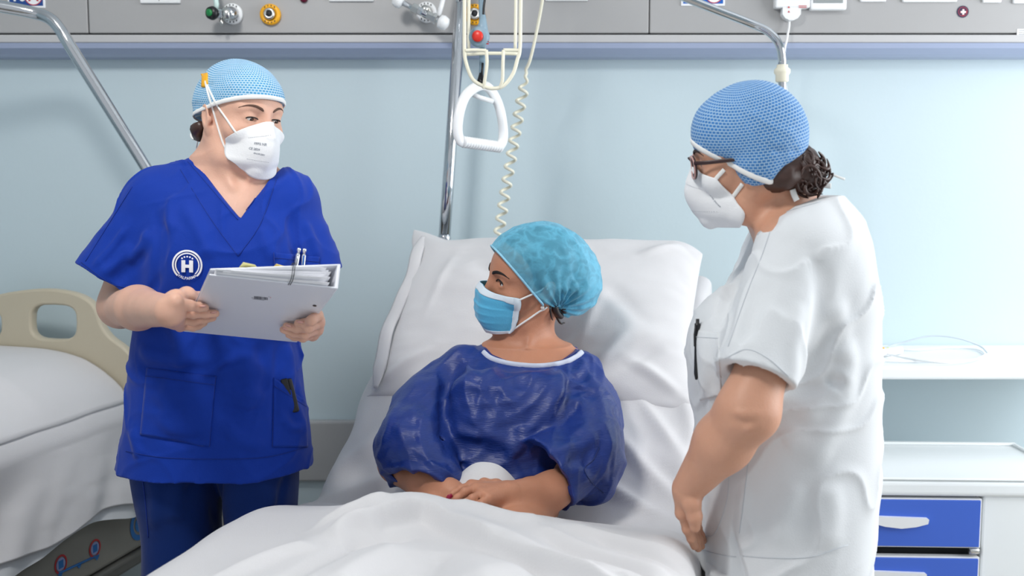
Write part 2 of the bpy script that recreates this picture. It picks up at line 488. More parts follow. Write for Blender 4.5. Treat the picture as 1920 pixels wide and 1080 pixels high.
# bed number plates
def bed_sign(x0, x1, y1, txt, letter, m):
    root = box('bed_sign', (X(x0), YP-.003, Z(y1)), (X(x1), YP+.001, Z(y1)+.085), M_SIGNW, bp, r=.001)
    bd = .0055
    box('blue_field', (X(x0)+bd, YP-.004, Z(y1)+bd), (X(x1)-bd, YP-.002, Z(y1)+.085-bd), m, root, r=0)
    cw = X(x1)-.027
    c = np.array([cw-.004, YP-.004, Z(y1)+.031])
    V2, F = ring2(0, .0235); mk('white_disc', flat(V2, c, .0006), F, M_SIGNW, root, False)
    V2, F = ring2(.0225, .0248); mk('red_ring', flat(V2, c, .0009), F, M_SIGNR, root, False)
    if letter:
        V, F = text_mesh(letter, .042, .0008); mk('letter', flat(V[:, :2], c, .0011), F, M_SIGNR, root, False)
    if txt:
        V, F = text_mesh(txt, .042, .001); mk('number', flat(V[:, :2], (X(x0)+.042, YP-.004, Z(y1)+.031), .0009), F, M_SIGNW, root, False)
    return root
bed_sign(15, 85, 15, '103', 'A', mat('sign_blue_dark', srgb(24, 70, 140), .4))
bed_sign(1277, 1359, 11, '', '', M_SIGNB)

# gas outlets
def outlet(px, py, ring_m, name, rr=.029):
    c = W(px, py, YP)
    o = lathe(name, [(rr, .002), (rr, -.010), (rr*.92, -.014), (rr*.62, -.015), (rr*.60, -.012)], c, (0, 1, 0), ring_m, bp, 32)
    lathe('valve_socket', [(rr*.56, 0), (rr*.56, -.020), (rr*.50, -.026), (rr*.30, -.027), (rr*.28, -.014)], c, (0, 1, 0), M_STEEL, o, 24)
    lathe('valve_bore', [(rr*.26, -.013), (rr*.26, -.0262)], c, (0, 1, 0), M_DARK, o, 16)
    a = [((math.cos(t)*rr*.78, math.sin(t)*rr*.78), t) for t in np.linspace(math.pi*.3, math.pi*.7, 4)]
    mb = MB()
    for (p, t) in a+[((-p[0], -p[1]), t) for p, t in a]:
        q = np.array([(-.0016, -.003), (.0016, -.003), (.0016, .003), (-.0016, .003)])+p
        mb.add(flat(q, c, .0146), [(0, 1, 2, 3)])
    mb.out('ring_print', M_INK, o, False)['kind'] = 'stuff'
    return o
outlet(508, 28, M_YELLOW, 'gas_outlet')
outlet(890, 28, M_YELLOW, 'gas_outlet')
outlet(437, 27, M_WHITEP, 'gas_outlet')
outlet(800, 24, M_WHITEP, 'gas_outlet')

# plugged-in connectors
t = thing('oxygen_connector', 'chrome gas connector with green end cap plugged into the white outlet at left', 'connector', W(437, 27, YP-.03))
c = W(437, 27, YP-.024)
lathe('plug_body', [(.011, 0), (.013, -.012), (.017, -.016), (.017, -.028), (.010, -.034), (.010, -.05)], c, (0, 1, 0), M_CHROME, t)
e = W(402, 25, YP-.062); k = W(440, 27, YP-.062)
V, F = tubeVF([k, (k+e)/2, e], [.010, .012, .013], 16); mk('side_body', V, F, M_CHROME, t)
lathe('collar', [(.015, 0), (.018, .004), (.018, .016), (.015, .02)], k*.45+e*.55, (1, 0, 0), M_STEEL, t)
lathe('end_cap', [(.016, 0), (.019, -.008), (.016, -.018)], e, (.5, 1, .1), M_BLACK, t)
lathe('green_lens', [(.010, 0), (.010, -.004), (.006, -.006)], e+np.array([-.008, -.018, -.001]), (.5, 1, .1), M_GREEN, t)
lathe('drain_nipple', [(.004, 0), (.005, -.012), (.003, -.02)], W(415, 34, YP-.062), (0, 0, 1), M_STEEL, t, 12)
tube('hose', [W(405, 20, YP-.06), W(406, 8, YP-.06), W(402, -20, YP-.055), W(398, -60, YP-.04)], .007, mat('clear_hose', srgb(200, 224, 220), .25), t)

t = thing('suction_valve', 'chrome valve assembly with white knobs plugged into the panel beside the middle pole', 'valve', W(800, 24, YP-.03))
pa = W(752, 4, YP-.075); pb = W(826, 40, YP-.085); ax = (pb-pa)/np.linalg.norm(pb-pa); L = np.linalg.norm(pb-pa)
lathe('stem', [(.008, 0), (.010, -.02), (.010, -.065)], W(800, 24, YP-.014), (0, 1, 0), M_STEEL, t)
V, F = tubeVF([pa, pb], .0075, 12); mk('valve_body', V, F, M_CHROME, t)
for f, r, l in ((.28, .014, .018), (.42, .011, .014), (.66, .012, .02), (.8, .015, .012)):
    lathe('hex_nut', [(r*.9, 0), (r, .002), (r, l-.002), (r*.9, l)], pa+ax*L*f, ax, M_STEEL if f != .42 else M_CHROME, t, 6, False)
for p, s in ((pa, -1), (pb, 1)):
    lathe('knob', [(.009, 0), (.018, .004), (.020, .014), (.016, .026), (.006, .030)], p-ax*s*.006, ax*s, M_WHITEP, t, 12)
tube('tubing', [W(822, 30, YP-.085), W(828, 10, YP-.08), W(836, -20, YP-.07), W(846, -60, YP-.05)], .0065, M_WHITEP, t)

# nurse call station with its plug and cable
t = thing('call_station', 'white call station with a plugged in cable on the panel beside the right pole', 'call station', W(1480, 18, YP))
box('module', (X(1449), YP-.03, Z(18)), (X(1514), YP, Z(18)+.11), M_WHITEP, t, r=.005, seg=3)
b = box('dock', (X(1516), YP-.024, Z(21)), (X(1583), YP, Z(21)+.11), M_WHITEP, t, r=.005, seg=3)
box('screen', (X(1520), YP-.0255, Z(9)), (X(1576), YP-.02, Z(9)+.08), mat('screen_grey', srgb(150, 156, 158), .2), b, r=.002)
mb = MB()
for px, py, s in ((1479, 13.5, .0035), (1479, 22, .0035)):
    q = W(px, py, YP-.0305 if py < 18 else YP-.0295); mb.add(flat([(-s, -s*.6), (s, -s*.6), (0, s)], q, .0002), [(0, 1, 2)])
for k in range(2): mb.add(flat(np.array([(-.011, -.001), (.011, -.001), (.011, .001), (-.011, .001)]), W(1505, 11+k*3, YP-.0302), .0003), [(0, 1, 2, 3)])
mb.out('red_print', M_SIGNR, t, False)['kind'] = 'stuff'
poly = [(X(1463), Z(17)), (X(1463), Z(30)), (X(1468), Z(37)), (X(1476), Z(41)), (X(1484), Z(41)), (X(1492), Z(37)), (X(1497), Z(30)), (X(1497), Z(17))]
V, F = extrude2d(poly, lambda a, b, h: (a, YP-.029+h, b), .026); mk('plug', V, F, M_WHITEP, t, False)
tube('plug_cable', spline([W(1480, 40, YP-.016), W(1479, 52, YP-.018), W(1475, 75, YP-.03), W(1471, 100, YP-.03), W(1474, 170, YP-.02), W(1500, 300, YP+.02), W(1530, 480, YP+.04), W(1560, 600, YP+.05), W(1585, 655, YP-.03)]), .0032, M_WHITEP, t)

# ------------------------------------------------------------------ trapeze pole of the middle bed, with what hangs from it
def pole(name, label, pts, r, n=8, m=None):
    t = thing(name, label, 'pole', pts[-1])
    tube('tube', spline(pts, n), r, m or M_CHROME, t, seg=20)
    return t
YT = 2.83
pb0 = W(831, 475, YT); pt0 = W(864.5, 5, YT)
up = (pt0-pb0)/np.linalg.norm(pt0-pb0)
tp = thing('trapeze_pole', 'chrome trapeze pole rising from behind the pillow in the middle', 'pole', pb0-up*.3)
tube('upright', [pb0+up*.03, pb0+up*.2, pt0], .0165, M_CHROME, tp, seg=24)
lathe('spigot', [(.0105, -.30), (.0105, .035), (.0165, .045)], pb0, up, M_CHROME, tp)
lathe('end_collar', [(.0165, -.0), (.0185, .004), (.0185, .018), (.0165, .022)], pb0+up*.03, up, M_CHROME, tp)
armp = [pt0, pt0+up*.12, pt0+up*.2+np.array([.005, -.03, .0]), pt0+up*.24+np.array([.02, -.14, .01]), pt0+up*.25+np.array([.04, -.6, .02])]
tube('overhead_arm', spline(armp, 8), .0165, M_CHROME, tp, seg=20)
arm_z = armp[-1][2]
YH = 2.5
h = thing('trapeze', 'white triangular pull handle hanging on a strap beside the middle pole', 'handle', W(900, 275, YH))
lp = [(902, 160), (876, 176), (863, 205), (858, 240), (862, 262), (872, 268)]
rp = [(902, 160), (921, 170), (936, 200), (943, 236), (943, 262), (936, 276)]
yv = lambda px: YH+(px-900)*.0011
P = spline([W(x, y, yv(x)) for x, y in (lp[::-1]+rp[1:])], 7)
V, F = tubeVF(P, .0125, 14, flat=.62, up=np.array([.35, -.93, .1])); mk('side_loop', V, F, M_WHITEP, h)
g0 = W(868, 266, yv(868)); g1 = W(939, 276, yv(939)); gp = resample([g0, g1], 70)
tube('grip', gp, .0135+.0011*np.sin(np.arange(70)*1.35), M_WHITEP, h, seg=18)
a = W(897, 178, YH); tube('cross_web', [W(884, 176, YH-.01), W(900, 183, YH), W(924, 190, YH+.02)], .006, M_WHITEP, h)
sp = [W(902, 160, YH), W(904, 140, YH), W(905, 100, YH), W(903, -10, YH+.01)]
sp.append(np.array([sp[-1][0]+.002, sp[-1][1], arm_z-.02]))
V, F = tubeVF(resample(sp, 24), .0075, 8, flat=.3, up=np.array([0, -1., 0])); mk('strap', V, F, M_BLUEGR, h)
lathe('strap_cone', [(.012, 0), (.010, .01), (.004, .03)], W(902, 160, YH-.004), (0, 0, 1), M_BLACK, h, 14)
tube('strap_buckle', [W(903, 149, YH-.012), W(905, 118, YH-.012)], .003, M_BLACK, h)

# wire holder
wh = thing('wire_holder', 'cream wire basket holder hanging below the top edge next to the middle pole', 'holder', W(920, 168, 2.42))
YB = 2.42
def wire(name, seq, r=.0042, n=6): tube(name, spline([W(*q) for q in seq], n), r, M_CREAM, wh, seg=10)
wire('side_wire', [(871, -90, YB), (871, 20, YB), (871, 92, YB), (874, 118, YB), (886, 148, YB), (905, 161, YB), (925, 166, YB), (945, 160, YB), (962, 138, YB), (970, 112, YB), (975, 90, YB), (976, 20, YB), (978, -90, YB)], .0046)
wire('side_wire', [(968, -90, YB+.06), (967, 20, YB+.06), (966, 94, YB+.06)])
wire('side_wire', [(880, -90, YB+.06), (879, 20, YB+.06), (879, 94, YB+.06)])
wire('cross_wire', [(872, 95, YB-.002), (890, 94, YB-.004), (912, 95, YB-.004)])
wire('cross_wire', [(944, 94, YB-.004), (960, 94, YB), (976, 95, YB)])
wire('cross_wire', [(874, 102, YB+.05), (920, 100, YB+.05), (972, 101, YB+.05)])
wire('front_wire', [(912, 94, YB-.004), (913, 120, YB-.006), (909, 150, YB-.004), (907, 166, YB)])
wire('front_wire', [(944, 94, YB-.004), (943, 120, YB-.006), (942, 150, YB-.004), (937, 166, YB)])
wire('top_hook', [(871, -90, YB), (872, -108, YB+.02), (895, -112, YB+.03), (950, -112, YB+.03), (976, -108, YB+.02), (978, -90, YB)])

# red call button
cb = thing('call_button', 'blue-grey hand call unit with a round red button hanging inside the wire holder', 'call button', W(898, 90, 2.47))
c = W(900, 70, 2.475)
lathe('body', [(.010, .016), (.021, .012), (.0245, 0), (.0245, -.012), (.020, -.017)], c, (0.25, 1, .05), M_BLUEGR, cb)
lathe('button', [(.0135, 0), (.0135, -.005), (.010, -.008), (.003, -.009)], c+np.array([-.0045, -.0165, 0]), (.25, 1, .05), M_RED, cb)
tube('shell_neck', [c+np.array([.004, .008, .0]), W(905, 48, 2.485), W(907, 28, 2.485)], [.019, .012, .005], M_BLUEGR, cb)
tube('cord', spline([W(906, 40, 2.485), W(907, 15, 2.485), W(910, -20, 2.485), W(908, -110, 2.46)], 6), .003, M_BLACK, cb)
mb = MB()
for k in range(3):
    q = W(914, 74+k*4, 2.462); mb.add(flat(np.array([(-.003, -.0014), (.003, -.0014), (.003, .0014), (-.003, .0014)]), q, 0), [(0, 1, 2, 3)])
mb.out('side_print', M_SIGNR, cb, False)['kind'] = 'stuff'

# coiled cord
top = spline([W(1024, -60, 2.66), W(1017, 0, 2.68), W(1006, 60, 2.7), W(994, 112, 2.72), (W(985, 132, 2.73))], 8)
axl = spline([W(987, 138, 2.73), W(975, 200, 2.735), W(962, 275, 2.74), W(949, 350, 2.745), W(938, 420, 2.75), W(930, 486, 2.755)], 10)
n = 420; A = resample(axl, n); turns = 14.3; th = np.linspace(0, turns*2*np.pi, n)
R0 = .0125*np.clip(np.linspace(0, 12, n), 0, 1)
co = A+np.stack([np.cos(th+2.8)*R0, np.sin(th+2.8)*R0, 0*th], 1)
o = tube('coiled_cord', np.vstack([top[:-1], co]), .0042, M_CREAM, None, seg=8)
tag(o, 'cream coiled cable hanging from the top edge down behind the pillow', 'cable')

# pole of the left bed and bent pole at right
YL = 2.62
pts = [W(-120, -8, YL-.1), W(0, 12, YL-.03), W(62, 24, YL), W(92, 34, YL), W(112, 54, YL), W(135, 92, YL), W(205, 204, YL+.02), W(275, 316, YL+.04), W(345, 428, YL+.06), W(395, 508, YL+.08), W(408, 560, YL+.09), W(408, 700, YL+.09)]
pts.append(np.array([pts[-1][0], pts[-1][1], .03]))
lp_ = pole('bent_pole', 'chrome bent pole sloping down behind the nurse in blue scrubs', [p for p in pts], .0155, 8)
lathe('foot', [(.12, 0), (.12, .018), (.05, .03), (.02, .035)], (pts[-1][0], pts[-1][1], 0), (0, 0, 1), M_STEEL, lp_)
YR = 2.62
pts = [W(1180, -50, YR-.12), W(1262, -14, YR-.06), W(1330, 14, YR-.03), W(1405, 43, YR), W(1440, 59, YR), W(1460, 82, YR), W(1466.5, 112, YR), W(1466.5, 150, YR), W(1466.5, 400, YR)]
pts.append(np.array([pts[-1][0], pts[-1][1], .03]))
rp_ = pole('hooked_pole', 'chrome hooked pole with a cream collar behind the nurse in white', pts, .0105, 8)
lathe('foot', [(.045, 0), (.045, .018), (.03, .03), (.0105, .035)], (pts[-1][0], pts[-1][1], 0), (0, 0, 1), M_STEEL, rp_)
lathe('collar', [(.0125, -.022), (.0165, -.019), (.0165, -.004), (.0205, .002), (.0205, .010), (.014, .016), (.014, .022)], W(1466.5, 138, YR), (0, 0, 1), M_CREAM, rp_)

# ------------------------------------------------------------------ wall shelf and bedside cabinet
zs = .925
sh = tag(box('wall_shelf', (.72, 2.62, zs-.035), (1.72, YW, zs), M_CAB, None, r=.008, seg=3), 'white shelf fixed to the wall behind the nurse in white', 'shelf')
cb = thing('bedside_cabinet', 'white bedside cabinet with blue drawers standing behind the nurse in white', 'cabinet', (1.07, 2.63, 0))
RC = Matrix.Translation((1.07, 2.45, 0)) @ Matrix.Rotation(math.radians(-2.2), 4, 'Z') @ Matrix.Translation((-1.07, -2.45, 0))
def cbox(name, lo, hi, m, parent=cb, r=.004, seg=2):
    lo = np.array(lo, float); hi = np.array(hi, float)
    V, F = bevel_box(hi-lo, r, seg, c=(lo+hi)/2); R = np.array(RC); V = V@R[:3, :3].T+R[:3, 3]
    return mk(name, V, F, m, parent, False)
zc = .672; YF = 2.45
cbox('worktop', (.735, YF-.012, zc-.041), (1.40, 2.81, zc), M_CAB, r=.012, seg=4)
cbox('raised_rim', (.735, YF-.012, zc), (1.40, YF+.004, zc+.006), M_CAB, r=.003)
cbox('raised_rim', (.735, 2.795, zc), (1.40, 2.81, zc+.008), M_CAB, r=.003)
cbox('raised_rim', (1.388, YF, zc), (1.40, 2.80, zc+.007), M_CAB, r=.003)
cbox('side_panel', (.745, YF+.004, .06), (.772, 2.80, zc-.041), M_CAB)
cbox('side_panel', (1.168, YF+.002, .06), (1.39, 2.80, zc-.041), M_CAB)
cbox('back_panel', (.772, 2.78, .06), (1.168, 2.80, zc-.041), M_CAB)
cbox('inner_void', (.774, YF+.04, .07), (1.166, 2.76, zc-.05), M_DARK, r=0)
cbox('plinth', (.76, YF+.03, 0), (1.38, 2.78, .06), M_BEDGREY)
zd = [(W(0, 1026, YF)[2], zc-.047), (.36, W(0, 1043, YF)[2]), (.075, .35)]
for i, (z0, z1) in enumerate(zd):
    d = cbox('drawer', (.778, YF-.004, z0), (1.162, YF+.018, z1), M_WHITEP, r=.002)
    cbox('drawer_front', (.780, YF-.009, z0+.004), (1.157, YF-.003, z1-.003), M_CABB, d, r=.0015)
    if i == 0:
        cbox('drawer_box', (.79, YF+.018, z0+.01), (1.15, 2.75, z1-.02), M_WHITEP, d)
        hx0 = W(1652, 0, YF)[0]; hx1 = W(1776, 0, YF)[0]
    hc = (z0+z1)/2+.004 if i == 0 else z1-.05
    poly = [(hx0, .012), (hx0+.004, .016), (hx1-.004, .012), (hx1, .009), (hx1-.002, -.002), (hx1-.03, -.010), (hx0+.09, -.0145), (hx0+.05, -.010), (hx0+.015, -.001), (hx0, .006)]
    V, F = extrude2d(poly, lambda a, b, h: (a, YF-.009-h, hc+b), .010)
    R = np.array(RC); V = V@R[:3, :3].T+R[:3, 3]; mk('handle', V, F, M_WHITEP, d, False)
c = np.array(RC)@np.array([1.148, YF-.002, zd[0][0]-.0075, 1]); lathe('roller', [(.0075, -.012), (.0085, -.006), (.0085, .006), (.0075, .012)], c[:3], (1, 0, 0), M_STEEL, cb, 16)

# remote with its cable lying on the shelf
rc = thing('hand_control', 'white hand control with coloured buttons and looped cable lying on the shelf', 'remote', (W(1660, 662, 2.72)[0], 2.74, zs))
def Wz(px, py, z):
    d = ray(px, py); return CAM+d*((z-CAM_Z)/d[2])
def onshelf(seq, h=.004):
    return [Wz(x, y, zs+h) for x, y in seq]
p0, p1 = Wz(1622, 664, zs+.012), Wz(1684, 655, zs+.012)
dx = (p1-p0)/np.linalg.norm(p1-p0); MX = Matrix(((dx[0], -dx[1], 0, (p0[0]+p1[0])/2), (dx[1], dx[0], 0, (p0[1]+p1[1])/2), (0, 0, 1, zs+.0115), (0, 0, 0, 1)))
V, F = bevel_box((np.linalg.norm(p1-p0), .042, .022), .008, 3, M=MX); mk('housing', V, F, M_WHITEP, rc)
for k, (m, q) in enumerate(((M_YELLOW, .018), (M_GREEN, .002), (M_RED, -.014))):
    c = np.array(MX)@np.array([.012-.018*k, -.006, .011, 1]); lathe('button', [(.006, 0), (.006, .002), (.004, .003)], c[:3], (0, 0, 1), [mat('lime', srgb(190, 200, 40), .4), M_YELLOW, M_RED][k], rc, 14)
loops = [[(1684, 655), (1720, 656), (1780, 652), (1830, 655), (1846, 664), (1838, 672), (1790, 677), (1700, 678), (1640, 676), (1600, 672)],
         [(1590, 660), (1640, 658), (1690, 670), (1760, 680), (1820, 676), (1851, 664)]]
tube('cable', spline(onshelf(loops[0]), 8), .0028, M_WHITEP, rc)
tube('cable', spline(onshelf(loops[1], .0085), 8), .0028, M_WHITEP, rc)
seq = [Wz(1590, 652, zs+.004)]+[W(1640, 655, 2.8), W(1690, 643, 2.8), W(1745, 630, 2.8), W(1795, 634, 2.79), W(1836, 648, 2.78), W(1852, 662, 2.76)]
tube('cable', spline(seq, 8), .0024, mat('cable_grey', srgb(196, 206, 214), .4), rc)
# ------------------------------------------------------------------ beds
BA = math.atan(.228)
ax_a = np.array([math.sin(BA), math.cos(BA), 0]); ax_r = np.array([math.cos(BA), -math.sin(BA), 0])
C0 = np.array([-.14, 1.6, 0])
def bed(s, wd, z, o=C0):
    s = np.asarray(s, float); wd = np.asarray(wd, float); z = np.asarray(z, float)
    return o+s[..., None]*ax_a+wd[..., None]*ax_r+z[..., None]*np.array([0, 0, 1.])
def obox(name, lo, hi, m, parent, o=C0, r=.01, tilt=0, piv=(0, 0), seg=2):
    """box in bed coordinates (s, w, z); tilt raises it about (s, z) = piv"""
    lo = np.array(lo, float); hi = np.array(hi, float)
    V, F = bevel_box(hi-lo, r, seg, c=(lo+hi)/2)
    s, z = V[:, 0]-piv[0], V[:, 2]-piv[1]
    V = bed(piv[0]+s*math.cos(tilt)-z*math.sin(tilt), V[:, 1], piv[1]+s*math.sin(tilt)+z*math.cos(tilt), o)
    return mk(name, V, [f[::-1] for f in F], m, parent, False)
HALF = .41; SH = .50; ZM = .705; INC = math.radians(34); LB = .78
def headboard(parent, P, holes, thick, m):
    """outline and holes as world points in one plane; filled by a 2D curve"""
    P = np.array(P); c = P.mean(0)
    e1 = P[0]-P[-1]; e1[2] = 0; e1 /= np.linalg.norm(e1); e2 = np.array([0, 0, 1.]); nn = np.cross(e1, e2)
    cu = bpy.data.curves.new('h', 'CURVE'); cu.dimensions = '2D'; cu.fill_mode = 'BOTH'; cu.extrude = thick/2; cu.bevel_depth = .007; cu.bevel_resolution = 2
    for Q in [P]+[np.array(h) for h in holes]:
        s = cu.splines.new('POLY'); s.points.add(len(Q)-1); s.use_cyclic_u = True
        for k, q in enumerate(Q): s.points[k].co = ((q-c)@e1, (q-c)@e2, 0, 1)
    o = bpy.data.objects.new('h', cu); COL.objects.link(o); bpy.context.view_layer.update()
    me = bpy.data.meshes.new_from_object(o.evaluated_get(bpy.context.evaluated_depsgraph_get()))
    V = np.array([v.co[:] for v in me.vertices]); F = [tuple(p.vertices) for p in me.polygons]
    bpy.data.objects.remove(o); bpy.data.curves.remove(cu); bpy.data.meshes.remove(me)
    V = c+V[:, :1]*e1+V[:, 1:2]*e2+V[:, 2:]*nn
    return mk('headboard', V, F, m, parent, True)
# --- right (occupied) bed
hb = thing('hospital_bed', 'raised hospital bed the patient in the blue gown sits in', 'bed', bed(.1, 0, 0))
obox('deck', (-.95, -.40, ZM-.20), (SH, .40, ZM-.15), M_BEDGREY, hb)
obox('back_deck', (0, -.38, -.20), (LB-.02, .38, -.15), M_BEDGREY, hb, tilt=INC, piv=(0, 0), o=bed(SH, 0, ZM))
obox('under_frame', (-.9, -.34, .28), (1.2, .34, .38), M_BEDGREY, hb)
for s in (-.75, 1.05):
    obox('lift_column', (s-.06, -.12, .1), (s+.06, .12, ZM-.20 if s < 0 else .34), M_BEIGE, hb)
    for wd in (-.36, .36):
        obox('wheel_fork', (s-.03, wd-.03, .09), (s+.03, wd+.03, .30), M_BEDGREY, hb)
        V, F = latheVF([(.05, -.02), (.062, -.014), (.062, .014), (.05, .02)], bed(s, wd, .062), ax_r); mk('wheel', V, F, M_BLACK, hb)
hs = 1.285
HP = [(-.45, .55), (-.445, .86), (-.41, .98), (-.34, 1.05), (-.2, 1.085), (0, 1.095), (.2, 1.085), (.34, 1.05), (.41, .98), (.445, .86), (.45, .55)]
hole = lambda w0, w1, z0, z1: [bed(hs, w0+(w1-w0)*(.5+.5*np.sign(math.cos(t))*abs(math.cos(t))**.5), z0+(z1-z0)*(.5+.5*np.sign(math.sin(t))*abs(math.sin(t))**.5)) for t in np.linspace(0, 2*np.pi, 20, endpoint=False)]
headboard(hb, [bed(hs, a, b) for a, b in HP], [hole(-.34, -.06, .86, 1.0), hole(.06, .34, .86, 1.0)], .02, M_BEIGE)

mt = thing('mattress', 'thick mattress under the white sheet of the raised bed', 'mattress', bed(.1, 0, ZM-.15))
obox('flat_section', (-.94, -HALF+.02, ZM-.148), (SH-.02, HALF-.02, ZM-.012), M_LINEN2, mt, r=.03, seg=3)
obox('back_section', (.02, -HALF+.02, -.148), (LB, HALF-.02, -.012), M_LINEN2, mt, o=bed(SH, 0, ZM), r=.03, tilt=INC, seg=3)

def bendprof(t):
    """profile along the mattress: arc length t from the hinge (t<0 flat part, t>0 back) -> s, z, normal angle"""
    rb = .10
    a = np.clip((t+rb)/(2*rb), 0, 1)*INC
    # integrate numerically on a fine table
    tt = np.linspace(-1.6, 1.2, 1400); aa = np.clip((tt+rb)/(2*rb), 0, 1)*INC
    ds = np.cumsum(np.cos(aa))*(tt[1]-tt[0]); dz = np.cumsum(np.sin(aa))*(tt[1]-tt[0])
    k = np.argmin(abs(tt+rb)); ds -= ds[k]; dz -= dz[k]
    return SH-rb+np.interp(t, tt, ds), ZM+np.interp(t, tt, dz), a
nt, nw = 190, 150
tt = np.linspace(-1.42, LB+.03, nt); ww = np.linspace(-HALF-.15, HALF+.15, nw)
T_, W_ = np.meshgrid(tt, ww, indexing='ij')
s_, z_, a_ = bendprof(T_.ravel()); wv = W_.ravel(); tv = T_.ravel()
rr = .035; over = np.abs(wv)-(HALF-rr); ang = np.clip(over/rr, 0, np.pi/2); lin = np.maximum(over-rr*np.pi/2, 0)
we = np.where(over > 0, HALF-rr+rr*np.sin(ang)+.012*lin/.1*0, np.abs(wv))*np.sign(wv)
dn = np.where(over > 0, rr*(1-np.cos(ang))+lin, 0)
q = np.stack([tv, wv], 1)
wr = .006*vnoise(q*np.array([1.0, 2.2]), 5, 3, 3)
wr += .007*np.maximum(0, vnoise(np.stack([tv*1.2+wv*1.4, tv*.5-wv*.6], 1), 6, 9, 2))**1.5*3
for (t0, w0, t1, w1, am, wd) in ((.02, .40, .30, .15, .012, .016), (.10, .42, .42, .22, .011, .015), (-.02, .36, .16, .12, .012, .016), (.20, .41, .55, .30, .009, .014), (-.05, -.40, .12, -.2, .010, .02), (.05, -.41, .25, -.28, .009, .018), (.30, .42, .62, .37, .008, .013)):
    a = np.array([t0, w0]); b = np.array([t1, w1]); ab = b-a; tq = np.clip((q-a)@ab/(ab@ab), 0, 1); d2 = ((q-a-tq[:, None]*ab)**2).sum(1)
    wr += am*np.exp(-d2/wd**2)*np.sin(np.pi*np.clip(tq, .05, .95))
h_ = np.where(over > rr*1.5, .3, 1)*wr+.004
side = np.where(over > 0, np.sin(ang), 0)*(.006*np.sin(tv*23)+.006+wr*.6)*np.sign(wv)
S2 = s_-np.sin(a_)*(h_-dn); Z2 = z_+np.cos(a_)*(h_-dn)
V = bed(S2, we+side, Z2)
o = mk('bed_sheet', V, grid_faces(nt, nw), M_LINEN); tag(o, 'white fitted sheet covering the raised mattress beneath the pillow and patient', 'sheet')

# --- pillow
def pillow_mesh(hw, hh, th, f):
    n, m = 110, 90; u = np.sin(np.linspace(-1, 1, n)*np.pi/2); v = np.sin(np.linspace(-1, 1, m)*np.pi/2)
    U, Vv = np.meshgrid(u, v, indexing='ij'); U = U.ravel(); Vv = Vv.ravel()
    t = th*np.clip(1-np.abs(U)**3.2, 0, 1)**.5*np.clip(1-np.abs(Vv)**2.6, 0, 1)**.55+.004
    px = hw*U*(1-.05*(1-Vv*Vv)*0-.045*(1-Vv**2)**1)*(1); py = hh*Vv*(1-.07*(1-U**2)*0)
    px = hw*U*(1-.04*(1-np.abs(Vv)**2)); py = hh*Vv*(1-.05*(1-np.abs(U)**2))
    top = np.stack([px, py, t], 1); bot = np.stack([px, py, -t*.8], 1)
    top = f(top, U, Vv, 1); bot = f(bot, U, Vv, -1)
    F = grid_faces(n, m); k = n*m
    F2 = [(a+k, d+k, c+k, b+k) for a, b, c, d in F]
    edge = [i*m for i in range(n)]+[(n-1)*m+j for j in range(1, m)]+[i*m+m-1 for i in range(n-2, -1, -1)]+[j for j in range(m-2, 0, -1)]
    F3 = [(edge[i], edge[i]+k, edge[(i+1) % len(edge)]+k, edge[(i+1) % len(edge)]) for i in range(len(edge))]
    return np.vstack([top, bot]), F+F2+F3
def pil_f(P, U, Vv, sgn):
    q = np.stack([U, Vv], 1)
    if sgn > 0:
        P[:, 2] += .010*vnoise(q*np.array([1, 1.4]), 2.2, 4, 3)
        # creases running from the patient's head and from the corners
        for (x0, y0, x1, y1, am, wd) in ((.05, -.35, .25, .5, .012, .04), (.18, -.55, .35, .0, -.014, .05), (.30, -.5, .42, .1, .012, .04), (-.75, -.2, -.62, .7, .007, .03), (.10, -.8, .15, -.2, -.012, .05), (.42, -.75, .62, -.35, .010, .04), (.45, .2, .75, -.3, -.007, .06), (-.95, -.9, -.6, -.55, .014, .05), (.95, -.9, .6, -.6, .014, .05), (.9, .9, .6, .6, .012, .05), (-.5, .5, -.2, .2, -.008, .08), (.22, -.2, .26, .75, .008, .025), (.55, -.75, .86, -.45, -.008, .04), (-.55, -.62, -.1, -.7, .006, .03)):
            a = np.array([x0, y0]); b = np.array([x1, y1]); ab = b-a; tq = np.clip((q-a)@ab/(ab@ab), 0, 1); d2 = ((q-a-tq[:, None]*ab)**2).sum(1)
            P[:, 2] += am*np.exp(-d2/wd**2)*np.sin(np.pi*np.clip(tq, .06, .94))
        # hollow where the patient leans
        P[:, 2] -= .075*np.exp(-((U+.02)/.28)**2-((Vv+.62)/.48)**2)
    # ragged open end of the pillow case on the left, raised corner
    P[:, 0] += .008*vnoise(q*np.array([.1, 3]), 2, 8, 2)*np.clip(-U*3-2, 0, 1)
    P[:, 1] += .022*np.clip(-U*4-3, 0, 1)*np.clip(Vv*4-3, 0, 1)-.012*np.exp(-((U+.72)/.13)**2)*np.clip(Vv*2-1, 0, 1)
    P[:, 1] -= .05*np.clip(U*5-4, 0, 1)**2*np.clip(Vv*2, 0, 1)
    return P
Vp, Fp = pillow_mesh(.392, .262, .075, pil_f)
PT = math.radians(45)
pc = (W(990, 738, 2.36)+W(1040, 464, 2.70))/2; pc = np.array([pc[0]-.004, pc[1], pc[2]])
upv = math.cos(PT)*ax_a+math.sin(PT)*np.array([0, 0, 1.]); nv = -math.sin(PT)*ax_a+math.cos(PT)*np.array([0, 0, 1.])
def pil(P): return pc+P[:, :1]*ax_r+P[:, 1:2]*upv+P[:, 2:]*nv
pl = thing('pillow', 'big white pillow propped up behind the patient in the blue gown', 'pillow', pc-.06*nv)
mk('pillow_case', pil(Vp), Fp, M_LINEN, pl)
